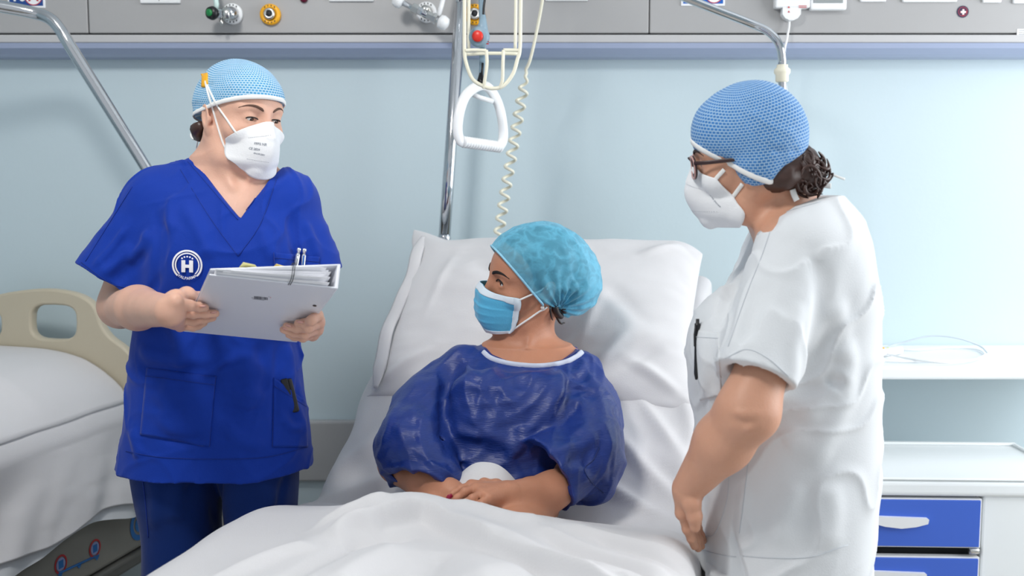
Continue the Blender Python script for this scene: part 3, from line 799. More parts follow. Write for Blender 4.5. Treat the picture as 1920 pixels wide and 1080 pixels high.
# loose hem band of the open end
n = 60; v = np.linspace(-.97, .93, n); P = np.stack([-.392+.03+.006*np.sin(v*5)+.012*v, .262*v*1.0, .022+.020*(1-v**4)+.003*np.sin(v*13)], 1)
V, F = tubeVF(pil(P), .017*np.clip(np.minimum(np.arange(n), n-1-np.arange(n))/6, .1, 1)**.5, 8, flat=.22, up=nv); mk('hem_band', V, F, M_LINEN, pl)

# --- blanket over the legs
ns, nw = 300, 240
ss = np.linspace(-.62, .36, ns); ll = np.linspace(-HALF-.34, HALF+.26, nw)
S_, L_ = np.meshgrid(ss, ll, indexing='ij'); s = S_.ravel(); l = L_.ravel()
HB = HALF+.015
rr = .07; over = np.abs(l)-(HB-rr); ang = np.clip(over/rr, 0, np.pi/2); lin = np.maximum(over-rr*np.pi/2, 0)
wl = np.where(over > 0, HB-rr+rr*np.sin(ang), np.abs(l))*np.sign(l)
dn = np.where(over > 0, rr*(1-np.cos(ang))+lin, 0)
base = ZM+.012+.028+.066*(1-np.clip((s-.12)/.26, 0, 1)**2*(3-2*np.clip((s-.12)/.26, 0, 1)))
legs = .026*np.exp(-((l+.12)/.12)**2)+.024*np.exp(-((l-.13)/.11)**2)-.010
z = base+legs*np.clip((.40-s)/.25, 0, 1)
P0 = bed(s, wl, z-dn)
# creases measured on the photograph, laid on the level of the cover
def crease(P, seq, zl, amp, wd, step=False):
    Q = spline([Wz(x, y, zl) for x, y in seq], 6)[:, :2]; p = P[:, :2]; best = np.full(len(p), 1e9); tb = np.zeros(len(p)); sd = np.zeros(len(p))
    for i in range(len(Q)-1):
        a, b = Q[i], Q[i+1]; ab = b-a; t = np.clip((p-a)@ab/(ab@ab+1e-12), 0, 1); v = p-a-t[:, None]*ab; d = (v*v).sum(1); m = d < best
        best = np.where(m, d, best); tb = np.where(m, (i+t)/(len(Q)-1), tb); sd = np.where(m, np.sign(ab[0]*v[:, 1]-ab[1]*v[:, 0]), sd)
    tp = np.clip(np.minimum(tb, 1-tb)*6, 0, 1)
    if step: return amp*np.exp(-np.maximum(sd*np.sqrt(best), 0)**2/wd**2)*np.clip(1+sd*np.sqrt(best)/.018, 0, 1)**1.5*tp
    return amp*np.exp(-best/wd**2)*tp
dz = 0
zl = .845
dz = dz+crease(P0, [(600, 985), (700, 968), (790, 950), (850, 972), (930, 1010), (1020, 1036), (1120, 1056), (1250, 1078)], zl, .034, .060, True)
dz = dz+crease(P0, [(560, 972), (680, 952), (790, 938), (870, 946), (960, 958)], zl, .012, .03)
dz = dz+crease(P0, [(985, 958), (1080, 985), (1180, 1012), (1300, 1030)], zl, .012, .018)
dz = dz+crease(P0, [(1040, 952), (1130, 965), (1230, 980), (1330, 985)], zl, .010, .016)
dz = dz+crease(P0, [(1060, 1010), (1150, 1030), (1240, 1040), (1320, 1046)], zl, .008, .014)
dz = dz+crease(P0, [(650, 1000), (720, 985), (770, 990)], zl, -.016, .022)
dz = dz+crease(P0, [(560, 1080), (640, 1040), (720, 1010), (800, 985)], zl, .010, .05)
dz = dz+crease(P0, [(400, 1060), (500, 1010), (600, 985), (690, 972)], zl, .006, .03)
dz = dz+crease(P0, [(850, 1070), (950, 1050), (1060, 1055), (1150, 1075)], zl, .012, .04)
for seq, am, wd in (([(300, 1075), (420, 1040), (520, 1010), (600, 1000)], .009, .016), ([(480, 1078), (560, 1050), (640, 1010), (690, 985)], -.010, .020), ([(620, 1076), (680, 1040), (760, 1000)], .008, .022), ([(760, 1078), (800, 1040), (830, 1005)], -.008, .020), ([(900, 1000), (980, 1030), (1060, 1078)], -.009, .016), ([(1000, 975), (1100, 1005), (1200, 1030), (1290, 1060)], -.008, .012), ([(1110, 970), (1190, 985), (1280, 1005)], -.007, .011), ([(1150, 1045), (1220, 1060), (1290, 1076)], .008, .010), ([(580, 968), (660, 958), (740, 950)], .007, .010), ([(620, 990), (660, 975), (720, 972)], .008, .014)):
    dz = dz+crease(P0, seq, zl, am*1.3, wd)
dz = dz+crease(P0, [(850, 938), (900, 944), (960, 952), (1040, 955)], zl, .012, .020)
dz = dz+.005*vnoise(np.stack([s, l], 1), 5, 5, 3)
# raised over the lap between the forearms
lap = Wz(912, 884, .835); dl = P0[:, :2]-lap[:2]; dl = np.stack([dl@ax_r[:2], dl@ax_a[:2]], 1)
dz = dz+0.108*np.exp(-np.abs(dl[:, 0]/.085)**2.6-((dl[:, 1]-.02)/.085)**2)+crease(P0, [(870, 905), (900, 880), (950, 876)], .86, .006, .010)
side = np.where(over > 0, np.sin(ang), 0)*np.sign(l)*(.012*np.sin(s*17+1)+.010*np.sin(s*31)+.02)*np.clip(lin/.1+.3, 0, 1.3)
P0 = bed(s, wl+side, z-dn+dz*np.where(over > 0, np.cos(ang), 1))
BLK_S, BLK_L, BLK_P = ss, ll, P0.reshape(ns, nw, 3)
th = P0.copy(); th[:, 2] -= .008
o = mk('blanket', P0, grid_faces(ns, nw), M_LINEN); tag(o, 'creased white cover over the legs of the patient in the foreground', 'blanket')

# ------------------------------------------------------------------ left bed
def Yh(px): return 2.54/(1+.228*(px-960)/1900)
lbd = thing('hospital_bed', 'empty hospital bed with a beige openwork headboard at left', 'bed', (-1.5, 2.0, 0))
op = [(252, 760), (251, 672), (232, 652), (208, 634), (192, 612), (184, 588), (174, 570), (152, 556), (120, 548), (85, 545.5), (42, 549), (0, 557), (-50, 574), (-90, 600), (-120, 634), (-140, 670), (-142, 760)]
P = [W(x, y, Yh(x)) for x, y in op]
P = [P[0]]+list(spline(P[1:-1], 4))+[P[-1]]
def rh(cx, cy, a, b, e=.62): return [W(cx+a*np.sign(math.cos(t))*abs(math.cos(t))**e, cy+b*np.sign(math.sin(t))*abs(math.sin(t))**e, Yh(cx)) for t in np.linspace(0, 2*np.pi, 24, endpoint=False)]
headboard(lbd, P, [rh(106, 603, 54, 37), rh(-30, 606, 50, 30)], .016, M_BEIGE)
O2 = np.array([-1.485, 2.9, 0])-ax_a*1.0+ax_r*.0     # bed frame, s=1 at the headboard
o2 = O2
obox('deck', (-1.0, -.42, .56), (.93, .42, .62), M_BEDGREY, lbd, o=o2)
obox('under_frame', (-.9, -.36, .26), (.9, .36, .36), M_BEDGREY, lbd, o=o2)
for sq in (-.75, .75):
    obox('lift_column', (sq-.06, -.12, .1), (sq+.06, .12, .57), M_BEIGE, lbd, o=o2)
    for wd in (-.38, .38):
        obox('wheel_fork', (sq-.03, wd-.03, .09), (sq+.03, wd+.03, .28), M_BEDGREY, lbd, o=o2)
        V, F = latheVF([(.05, -.02), (.062, -.014), (.062, .014), (.05, .02)], bed(sq, wd, .062, o2), ax_r); mk('wheel', V, F, M_BLACK, lbd)
sp_ = obox('side_panel', (-.85, .455, .40), (1.0, .485, .60), M_BEDGREY, lbd, o=o2, r=.012, seg=3)
obox('lower_bar', (-.85, .450, .36), (1.0, .495, .398), mat('bed_bar_dark', srgb(92, 92, 88), .5), lbd, o=o2, r=.01, seg=3)
# prints on the side panel
npl = ax_r; ppl = bed(0, .4862, .5, o2)
def on_panel(px, py):
    d = ray(px, py); return CAM+d*(((ppl-CAM)@npl)/(d@npl))
def pdecal(V2, px, py, name, m, off=0.0004):
    V2 = np.asarray(V2); c = on_panel(px, py); return c+V2[:, :1]*ax_a+V2[:, 1:2]*np.array([0, 0, 1.])+npl*off
M_PBLUE = mat('print_blue', srgb(40, 110, 180), .5)
for px, py in ((114, 1058), (178, 1028)):
    V2, F = ring2(.019, .0235, 28); mk('round_print', pdecal(V2, px, py, '', 0), F, M_SIGNR, sp_, False)
    V2, F = ring2(0, .0165, 28); mk('round_print', pdecal(V2, px, py, '', 0), F, mat('print_lavender', srgb(150, 158, 200), .5), sp_, False)
    mk('bed_print', pdecal([(-.009, -.010), (.009, -.010), (.009, .010), (-.009, .010)], px, py, '', 0, .0008), [(0, 1, 2, 3)], M_PBLUE, sp_, False)
a, b = on_panel(110, 1075), on_panel(184, 1041)
V, F = tubeVF([a, b], .003, 6); mk('line_print', V, F, M_PBLUE, sp_)
for f in (.04, .5, .96):
    c = a+(b-a)*f; mk('arrow_print', np.array([c-ax_a*.012, c+ax_a*.012, c-np.array([0, 0, .012])])+npl*.001, [(0, 1, 2)], M_PBLUE, sp_, False)
V2, F = ring2(.030, .045, 36); mk('large_round_print', pdecal(V2, 262, 982, '', 0), F, M_PBLUE, sp_, False)
V2, F = ring2(0, .022, 28); mk('large_round_print', pdecal(V2, 262, 982, '', 0), F, M_PBLUE, sp_, False)

o = obox('mattress', (-.98, -.43, .625), (.94, .43, .79), M_LINEN2, None, o=o2, r=.03, seg=3); tag(o, 'mattress under the white covers of the empty bed at left', 'mattress')
# cover: top, rounded edge and hanging side with a wavy hem
ns, nw = 230, 200
ss = np.linspace(-.9, .965, ns); ll = np.linspace(-.80, .80, nw)
S_, L_ = np.meshgrid(ss, ll, indexing='ij'); s = S_.ravel(); l = L_.ravel()
HB = .452; rr = .06; over = np.abs(l)-(HB-rr); ang = np.clip(over/rr, 0, np.pi/2)
hem = .285+.016*np.sin(s*7.3+.6)+.010*np.sin(s*16)-.06*np.clip((s+.05-.12)/.5, 0, 1)
hem = hem+.03*np.clip((.10-s)*6, 0, 1)*np.clip((s+.5)*4, 0, 1)
lin0 = np.maximum(over-rr*np.pi/2, 0); lin = lin0/(.80-HB+rr-rr*np.pi/2)*hem
wl = np.where(over > 0, HB-rr+rr*np.sin(ang), np.abs(l))*np.sign(l)
dn = np.where(over > 0, rr*(1-np.cos(ang))+lin, 0)
q = np.stack([s, l], 1)
pb = .115*np.clip((s-.42)/.22, 0, 1)**1.5*(1-np.clip(np.abs(l)/.43, 0, 1)**4)
z = .815+pb+.006*vnoise(q, 4, 12, 3)
flare = np.where(over > 0, np.sin(ang), 0)*np.sign(l)*(.055*lin/.25+.014*np.sin(s*11+.5*np.sin(s*5))*np.clip(lin/.1, 0, 1)+.02*vnoise(np.stack([s*2+l, l*.6], 1), 4, 21, 2)*np.clip(lin/.08, 0, 1)+.008)
P0 = bed(s, wl+flare, z-dn, o2)
o = mk('blanket', P0, grid_faces(ns, nw), M_LINEN2); tag(o, 'white cover hanging over the side of the empty bed at left', 'blanket')
# upper sheet folded back over the pillow end, lying on the cover
def cov(sv, lv, off):
    """point on the cover surface at (s, l) raised by off"""
    sv = np.asarray(sv, float); lv = np.asarray(lv, float)
    i = np.clip((sv-ss[0])/(ss[1]-ss[0]), 0, ns-1.001); j = np.clip((lv-ll[0])/(ll[1]-ll[0]), 0, nw-1.001)
    G = P0.reshape(ns, nw, 3); a = i.astype(int); b = j.astype(int); f = (i-a)[:, None]; g = (j-b)[:, None]
    p = (G[a, b]*(1-f)+G[a+1, b]*f)*(1-g)+(G[a, b+1]*(1-f)+G[a+1, b+1]*f)*g
    e1 = G[a+1, b]-G[a, b]; e2 = G[a, b+1]-G[a, b]; nn = np.cross(e1, e2); nn /= np.linalg.norm(nn, axis=1)[:, None]; nn *= np.sign(nn[:, 2:]+1e-6*1)
    out = np.where((np.abs(lv) > HB)[:, None], ax_r*np.sign(lv)[:, None], nn*np.sign((nn@np.array([0, 0, 1.]))[:, None]+1e-9))
    return p+out*np.asarray(off)[..., None]
n1, n2 = 90, 70
def patch(s0, s1, l0f, l1f, off, name, label, cat):
    a = np.linspace(0, 1, n1); b = np.linspace(0, 1, n2); A, B = np.meshgrid(a, b, indexing='ij'); A = A.ravel(); B = B.ravel()
    sv = s0(B)+(s1(B)-s0(B))*A; lv = l0f(A)+(l1f(A)-l0f(A))*B
    o_ = off+.006*np.maximum(0, vnoise(np.stack([sv*1.3, lv*2], 1), 5, 33, 2))
    V = cov(sv, lv, o_); lo = cov(sv, lv, np.full(len(sv), .002))
    F = grid_faces(n1, n2); k = n1*n2; edge = [i*n2 for i in range(n1)]+[(n1-1)*n2+j for j in range(1, n2)]+[i*n2+n2-1 for i in range(n1-2, -1, -1)]+[j for j in range(n2-2, 0, -1)]
    F2 = [(edge[i], edge[i]+k, edge[(i+1) % len(edge)]+k, edge[(i+1) % len(edge)]) for i in range(len(edge))]
    return tag(mk(name, np.vstack([V, lo]), F+F2, M_LINEN, smooth=True), label, cat)
patch(lambda B: .28+.16*B+.02*np.sin(B*6), lambda B: .955+0*B, lambda A: -.55+0*A, lambda A: .44+.10*A*0, .018, 'folded_sheet', 'white sheet folded over the pillow end of the empty bed at left', 'sheet')
patch(lambda B: .12-.06*B+.015*np.sin(B*9), lambda B: .93+0*B, lambda A: .38+0*A, lambda A: .765+.02*np.sin(A*13)-.0*A, .012, 'draped_sheet', 'white sheet hanging down the side of the empty bed beside blue scrubs', 'sheet')
# ------------------------------------------------------------------ people: shared heads, masks, caps
def skin_mat(name, a, rough=.48):
    m = mat(name, a, rough, spec=.35, sss=.18, bump=(260, .12, 4), noise=(22, .10)); return m
M_SKIN1 = skin_mat('skin_light', srgb(224, 178, 156))
M_SKIN2 = skin_mat('skin_tan', srgb(192, 136, 108))
M_SKIN3 = skin_mat('skin_olive', srgb(206, 156, 130))
M_SCRUB = mat('scrub_blue', srgb(0, 52, 158), .75, spec=.25, bump=(500, .12, 2), sheen=.1)
M_SCRUBT = mat('scrub_trousers', srgb(0, 42, 112), .78, spec=.25, bump=(500, .12, 2), sheen=.1)
M_SCRUBL = mat('scrub_stitch', srgb(0, 45, 140), .8)
M_WHITET = mat('white_tunic', srgb(222, 225, 228), .8, bump=(480, .12, 2), sheen=.15)
M_WSTITCH = mat('white_stitch', srgb(205, 210, 216), .85)
M_MASK = mat('mask_white', srgb(240, 241, 243), .8, bump=(300, .1, 2))
M_HAIRD = mat('hair_dark', srgb(34, 24, 22), .45, spec=.6)
M_HAIRB = mat('hair_brown', srgb(62, 38, 30), .42, spec=.6, noise=(60, .4))
M_BROW = mat('brow_dark', srgb(52, 36, 30), .7)
M_BROWL = mat('brow_brown', srgb(92, 66, 54), .7)
M_EYEW = mat('eye_white', srgb(232, 228, 224), .15)
M_IRIS = mat('iris_brown', srgb(58, 34, 22), .12)
M_PUPIL = mat('pupil', srgb(8, 8, 8), .08)
M_LASH = mat('lash', srgb(26, 20, 20), .6)
M_ELASTIC = mat('elastic_white', srgb(236, 236, 234), .7)
def cap_mat(name, blue, white, bw=.0068, rh=.0050):
    m = mat(name, blue, .8, sheen=.1); nt = m.node_tree; b = nt.nodes['Principled BSDF']
    uv = nt.nodes.new('ShaderNodeTexCoord'); br = nt.nodes.new('ShaderNodeTexBrick')
    br.inputs['Color1'].default_value = blue; br.inputs['Color2'].default_value = tuple(min(1, c*1.18) for c in blue[:3])+(1,)
    br.inputs['Mortar'].default_value = white; br.inputs['Scale'].default_value = 1
    br.inputs['Mortar Size'].default_value = .00125; br.inputs['Mortar Smooth'].default_value = .9
    br.inputs['Brick Width'].default_value = bw; br.inputs['Row Height'].default_value = rh; br.offset = .5
    nt.links.new(uv.outputs['UV'], br.inputs['Vector']); nt.links.new(br.outputs['Color'], b.inputs['Base Color'])
    n = nt.nodes.new('ShaderNodeTexNoise'); n.inputs['Scale'].default_value = 55; nt.links.new(uv.outputs['Object'], n.inputs['Vector'])
    bp = nt.nodes.new('ShaderNodeBump'); bp.inputs['Strength'].default_value = .35; bp.inputs['Distance'].default_value = .004
    nt.links.new(n.outputs['Fac'], bp.inputs['Height']); nt.links.new(bp.outputs['Normal'], b.inputs['Normal'])
    return m
M_CAP1 = cap_mat('cap_light_blue', srgb(66, 140, 186), srgb(196, 218, 232), .0066, .0050)
M_CAP2 = cap_mat('cap_blue', srgb(44, 112, 178), srgb(170, 200, 224), .0074, .0052)

def traceN(bodies, px, py, y0=1.0, y1=3.1, it=70):
    """first surface seen through photo pixels, vectorised; returns points (n,3) and hit mask"""
    if not isinstance(bodies, (list, tuple)): bodies = [bodies]
    px = np.asarray(px, float).ravel(); py = np.asarray(py, float).ravel()
    u = (px-960)/FPX; v = (540-py)/FPX
    D = np.stack([u, v*SP+CP, v*CP-SP], 1); t = np.full(len(px), 0.)+y0/D[:, 1]
    hit = np.zeros(len(px), bool); bd_ = np.full(len(px), 1e9); bt = t.copy()
    for _ in range(it):
        P = CAM+D*t[:, None]; d = np.min([b.eval(P) for b in bodies], axis=0)
        m = (d < bd_) & ~hit; bd_ = np.where(m, d, bd_); bt = np.where(m, t, bt)
        hit |= d < .0006
        t = t+np.where(hit, 0, np.maximum(d*.75, .0005))
        if (hit | (t*D[:, 1] > y1)).all(): break
    return CAM+D*np.where(hit, t, bt)[:, None], hit
def on(bodies, seq, off=0.0, dens=None, smooth_n=0):
    """photo polyline laid on the surface, lifted by off towards the camera"""
    Q = np.asarray(seq, float)
    if smooth_n: Q = spline(Q, smooth_n)
    P, h = traceN(bodies, Q[:, 0], Q[:, 1])
    P = P[h]; d = CAM-P; d /= np.linalg.norm(d, axis=1)[:, None]
    return P+d*off
def shell(G, th, n, m):
    """closed thin sheet from a grid of points (n*m,3), thickness th on the back side"""
    G = G.reshape(n, m, 3); e1 = np.gradient(G, axis=0); e2 = np.gradient(G, axis=1)
    N = np.cross(e1, e2); N /= np.linalg.norm(N, axis=2)[..., None]+1e-12
    A = G.reshape(-1, 3); B = (G-N*th).reshape(-1, 3); F = grid_faces(n, m); k = n*m
    F2 = [(a+k, d+k, c+k, b+k) for a, b, c, d in F]
    edge = [i*m for i in range(n)]+[(n-1)*m+j for j in range(1, m)]+[i*m+m-1 for i in range(n-2, -1, -1)]+[j for j in range(m-2, 0, -1)]
    F3 = [(edge[i], edge[i]+k, edge[(i+1) % len(edge)]+k, edge[(i+1) % len(edge)]) for i in range(len(edge))]
    return np.vstack([A, B]), F+F2+F3
def cloth_patch(bodies, quad, off, th, n=26, m=26, bow=None):
    """quad: 4 photo corners (tl, tr, br, bl); sheet lying on the surface"""
    a = np.linspace(0, 1, n); b = np.linspace(0, 1, m); A, B = np.meshgrid(a, b, indexing='ij')
    q = np.asarray(quad, float)
    P = ((1-A)*(1-B))[..., None]*q[0]+((1-A)*B)[..., None]*q[1]+(A*B)[..., None]*q[2]+(A*(1-B))[..., None]*q[3]
    if bow: P = P+np.stack(bow(A, B), -1)
    X, h = traceN(bodies, P[..., 0], P[..., 1])
    d = CAM-X; d /= np.linalg.norm(d, axis=1)[:, None]
    X = X+d*off
    V, F = shell(X, th, n, m)
    if (np.cross(V[m]-V[0], V[1]-V[0])@(CAM-V[0])) < 0: V, F = shell(X, -th, n, m); F = [f[::-1] for f in F]
    return V, F
def strip(P, w, up, th=.0012):
    """ribbon along P"""
    return tubeVF(P, w, 8, flat=th/w, up=up)

def relax(P, n, m, B, off, it=3):
    P = np.array(P)
    for k in range(it):
        for _ in range(3): P = P+B.grad(P)*np.maximum(off-B.eval(P), 0)[:, None]
        if k < it-1:
            G = P.reshape(n, m, 3); Gp = np.pad(G, ((1, 1), (1, 1), (0, 0)), mode='reflect', reflect_type='odd')
            for _ in range(3):
                G = .6*G+.1*(Gp[2:, 1:-1]+Gp[:-2, 1:-1]+Gp[1:-1, 2:]+Gp[1:-1, :-2]); Gp = np.pad(G, ((1, 1), (1, 1), (0, 0)), mode='reflect', reflect_type='odd')
            P = G.reshape(-1, 3)
    return P
class Head:
    """local frame: face looks along -y, x to the person's left, z up; unit metres"""
    def __init__(s, o, yaw, pitch=0, roll=0, scale=1.0):
        Rz = Matrix.Rotation(yaw, 3, 'Z'); Rx = Matrix.Rotation(pitch, 3, 'X'); Ry = Matrix.Rotation(roll, 3, 'Y')
        s.R = np.array(Rz @ Rx @ Ry); s.o = np.asarray(o, float); s.k = scale
    def p(s, *q):
        q = np.asarray(q if len(q) > 1 else q[0], float); return s.o+s.k*(q@s.R.T)
    def loc(s, P): return ((P-s.o)@s.R)/s.k
    def ell(s, c, r, tilt=None):
        R = s.R if tilt is None else s.R@np.array(tilt)
        return Body.ell(s.p(np.array(c, float)), np.array(r)*s.k, R)
    def cone(s, a, b, ra, rb): return Body.cone(s.p(np.array(a, float)), s.p(np.array(b, float)), ra*s.k, rb*s.k)
    def build(s, B, lid=.0050, lowlid=0, short=0, wide=0):
        B.u(s.ell((0, .010-short/2, .028), (.073, .097-short/2, .081)), .02)
        B.u(s.ell((0, -.042, .030), (.059, .050, .050)), .03)
        B.u(s.ell((0, -.040, -.035), (.055, .052, .074)), .03)
        for x in (-1, 1):
            B.u(s.cone((.054*x, .012, -.045), (.044*x, -.02, -.088), .017, .015), .03)
            B.u(s.cone((.044*x, -.02, -.088), (.012*x, -.078, -.103), .015, .013), .03)
            B.u(s.ell((.044*x, -.056, -.030), (.021, .020, .017)), .025)
            B.u(s.cone((.012*x, -.086, .017), (.046*x, -.070, .019), .008, .006), .014)
        B.u(s.ell((0, -.078, -.100), (.020, .017, .016)), .02)
        for x in (-1, 1):
            B.sub(s.ell((.032*x, -.100, .000), (.019, .017, .0115)), .016)
        B.u(s.cone((0, -.090, .004), (0, -.108, -.038), .0075, .0105), .014)
        for x in (-1, 1): B.u(s.ell((.0125*x, -.098, -.044), (.0085, .011, .0085)), .008)
        B.u(s.ell((0, -.095, -.0645), (.022, .010, .006)), .008)
        B.u(s.ell((0, -.0935, -.0765), (.019, .010, .0065)), .008)
        B.sub(s.ell((0, -.107, -.0705), (.021, .006, .0014)), .003)
        for x in (-1, 1):
            B.u(s.ell((.031*x, -.0725, 0), (.0152, .0152, .0145)), .006)
            B.sub(s.ell((.0312*x, -.0915, -.0008-lowlid), (.0142+wide, .0125, lid)), .0012)
            t = Matrix.Rotation(-.22, 3, 'X') @ Matrix.Rotation(.30*x, 3, 'Z')
            B.u(s.ell((.074*x, .013, -.006), (.0062, .0175, .030), t), .004)
            B.u(s.ell((.070*x, .004, -.033), (.006, .008, .011)), .006)
            B.sub(s.ell((.0805*x, .008, -.006), (.0052, .0105, .018), t), .004)
            B.u(s.ell((.0735*x, -.003, -.012), (.004, .004, .007)), .004)
        return B
    def eyes(s, parent, gaze, brow_m, B, lid=.0050, lowlid=0, brow_w=.0034, lash=.0011, wide=0, iris=.0060):
        g = np.asarray(gaze, float); g /= np.linalg.norm(g)
        for x in (-1, 1):
            c = np.array([.031*x, -.0722, 0])
            V, F = latheVF([(.0005, -.0126)]+[(.0126*math.sin(t), -.0126*math.cos(t)) for t in np.linspace(.12, math.pi-.05, 14)], s.p(c), s.R@np.array([0, 0, 1.]), 20)
            e = mk('eye', s.o+(V-s.o), F, M_EYEW, parent)
            for nm, r, d, m in (('iris', iris, .01262, M_IRIS), ('pupil', .0027, .0129, M_PUPIL)):
                h = math.sqrt(.0129**2-r*r)
                V, F = latheVF([(r, h-.0012), (r, h-.0002), (r*.6, .0126 if nm == 'iris' else .0129), (.0002, .01285 if nm == 'iris' else .0131)], s.p(c), s.R@g, 18)
                mk(nm, V, F, m, e)
            b = np.array([[.011, -.096, .0165], [.018, -.097, .0205], [.030, -.094, .0245], [.042, -.084, .0240], [.052, -.072, .0185]]); b[:, 0] *= x
            P = B.push(s.p(b), .0006); P = spline(P, 6)
            mk('eyebrow', *tubeVF(P, np.interp(np.linspace(0, 1, len(P)), [0, .15, .5, 1], [.5, 1, .9, .2])*brow_w, 8, flat=.45, up=B.grad(P)), brow_m, parent)
            t = np.linspace(math.pi*.97, .03*math.pi, 12)
            q = np.stack([(.0312+(.0150+wide)*np.cos(t))*x, np.full(12, -.0885), -.0008-lowlid+(lid+.0008)*np.sin(t)], 1)
            P = B.push(s.p(q), .0004); mk('eyelashes', *tubeVF(P, lash*np.interp(np.linspace(0, 1, 12), [0, .2, .8, 1], [.8, 1, 1, .3] if x > 0 else [.3, 1, 1, .8]), 6), M_LASH, parent)
    def ffp2(s, B, parent, m=M_MASK, C=None, E=None):
        C = np.array(C if C is not None else [(-.099, -.006), (-.112, -.022), (-.1215, -.044), (-.1215, -.070), (-.112, -.097), (-.090, -.121)], float)
        E = np.array(E if E is not None else [(.052, -.060, -.032), (.058, -.051, -.042), (.060, -.046, -.056), (.059, -.043, -.072), (.054, -.046, -.090), (.044, -.052, -.110)], float)
        E = s.loc(B.push(s.p(E), .0024))
        nv, nu = 40, 51
        tv = np.linspace(0, 1, nv); k = np.linspace(0, 1, len(C))
        Ci = spline(C, 8); Ei = spline(E, 8); kk = np.linspace(0, 1, len(Ci))
        G = np.zeros((nv, nu, 3))
        for i, t in enumerate(tv):
            cy, cz = [np.interp(t, kk, Ci[:, a]) for a in (0, 1)]; e = np.array([np.interp(t, kk, Ei[:, a]) for a in range(3)])
            ctl = np.array([max(e[0]*.70, .030), cy+.016, cz*.62+e[2]*.38])
            for j, u in enumerate(np.linspace(-1, 1, nu)):
                a = abs(u); q = (1-a)**2*np.array([0, cy, cz])+2*a*(1-a)*ctl+a*a*e
                q[0] *= np.sign(u) if u != 0 else 0
                G[i, j] = q
        # embossed fold lines
        N = G.copy()
        for t0 in (.30, .70):
            i = int(round(t0*(nv-1))); G[i, 2:-2, 1] += .0014
        P = relax(s.p(G.reshape(-1, 3)), nv, nu, B, .0022)
        V, F = shell(P, -.0016, nv, nu); F = [f[::-1] for f in F]
        o = mk('face_mask', V, F, m, parent)
        s.maskG = P.reshape(nv, nu, 3)
        return o
    def mask_decal(s, V2, u0, v0, side, scale, ang=0):
        """flat drawing (x,y) laid on the mask around grid parameters u0, v0 (0..1)"""
        V2 = np.asarray(V2, float)*scale; c, sn = math.cos(ang), math.sin(ang)
        x = V2[:, 0]*c-V2[:, 1]*sn; y = V2[:, 0]*sn+V2[:, 1]*c
        nv, nu = s.maskG.shape[:2]
        jj = u0*(nu-1); ii = v0*(nv-1); i0, j0 = int(ii), int(jj)
        du = (s.maskG[i0, j0+1]-s.maskG[i0, j0]); dv = s.maskG[i0+1, j0]-s.maskG[i0, j0]
        lu, lv = np.linalg.norm(du), np.linalg.norm(dv)
        J = np.clip(jj+x/lu*side, 0, nu-1.01); I = np.clip(ii-y/lv, 0, nv-1.01)
        a = I.astype(int); b = J.astype(int); f = (I-a)[:, None]; g = (J-b)[:, None]; G = s.maskG
        P = (G[a, b]*(1-f)+G[a+1, b]*f)*(1-g)+(G[a, b+1]*(1-f)+G[a+1, b+1]*f)*g
        nn = np.cross(du, dv); nn /= np.linalg.norm(nn)
        if nn@(s.p(0, -.3, -.05)-s.maskG[i0, j0]) < 0: nn = -nn
        return P+nn*.0023
    def cap_uv(s, V, F):
        L = s.loc(V)*s.k; L[:, 2] -= .02
        az = np.arctan2(L[:, 0], -L[:, 1])/(2*np.pi); pol = np.arctan2(L[:, 2], np.hypot(L[:, 0], L[:, 1]))
        per = .0068*82
        u = az*per; v = pol*.095
        fu = u[F]; rng = fu.max(1)-fu.min(1); bad = rng > per/2
        fu[bad] = np.where(fu[bad] < 0, fu[bad]+per, fu[bad])
        return np.stack([fu, v[F]], -1).reshape(-1, 2)
def mesh_of(B, name, lo, hi, h, m, parent=None, uv=None):
    V, F = B.mesh(lo, hi, h)
    return mk(name, V, F, m, parent, True, uv=uv(V, F) if uv else None)
def person(label, base): return thing('person', label, 'person', base)
def finger(B, pts, r0, r1, k=.0012, slim=.86):
    n = len(pts); rad = np.linspace(r0, r1, n)*(slim if k < .003 else 1)
    for i in range(n-1):
        B.u(Body.cone(pts[i], pts[i+1], rad[i], rad[i+1]), k)
    for i in range(1, n-1): B.u(Body.ell(pts[i], [rad[i]*1.10]*3), .003)
def zline(pts, Y):
    Q = np.array([W(x, y, Y) for x, y in pts]); return Q[:, 0], Q[:, 2]
# ------------------------------------------------------------------ nurse in blue scrubs
n1 = person('nurse in royal blue scrubs and light blue cap, holding the white binder', W(410, 700, 2.08)*np.array([1, 1, 0]))
H1 = Head(W(449, 219, 2.08), math.radians(50), math.radians(6), math.radians(2), .955)
def stations(rows):
    out = []
    for (y, xl, xr, Yc, b) in rows:
        p, q = W(xl, y, Yc), W(xr, y, Yc); out.append((p[2], (p[0]+q[0])/2, Yc, (q[0]-p[0])/2, b))
    return out
T1 = [(312, 372, 486, 2.10, .055), (330, 330, 515, 2.10, .07), (350, 280, 552, 2.095, .088), (375, 256, 570, 2.09, .10), (410, 256, 570, 2.085, .112), (480, 262, 570, 2.08, .126), (560, 262, 566, 2.08, .126), (640, 254, 560, 2.08, .124), (720, 248, 567, 2.08, .132), (800, 238, 579, 2.08, .145), (868, 230, 582, 2.08, .152)]
def shrink(rows, d):
    return [(z, cx, cy, a-d, b-d) for z, cx, cy, a, b in rows]
st1 = stations(T1)
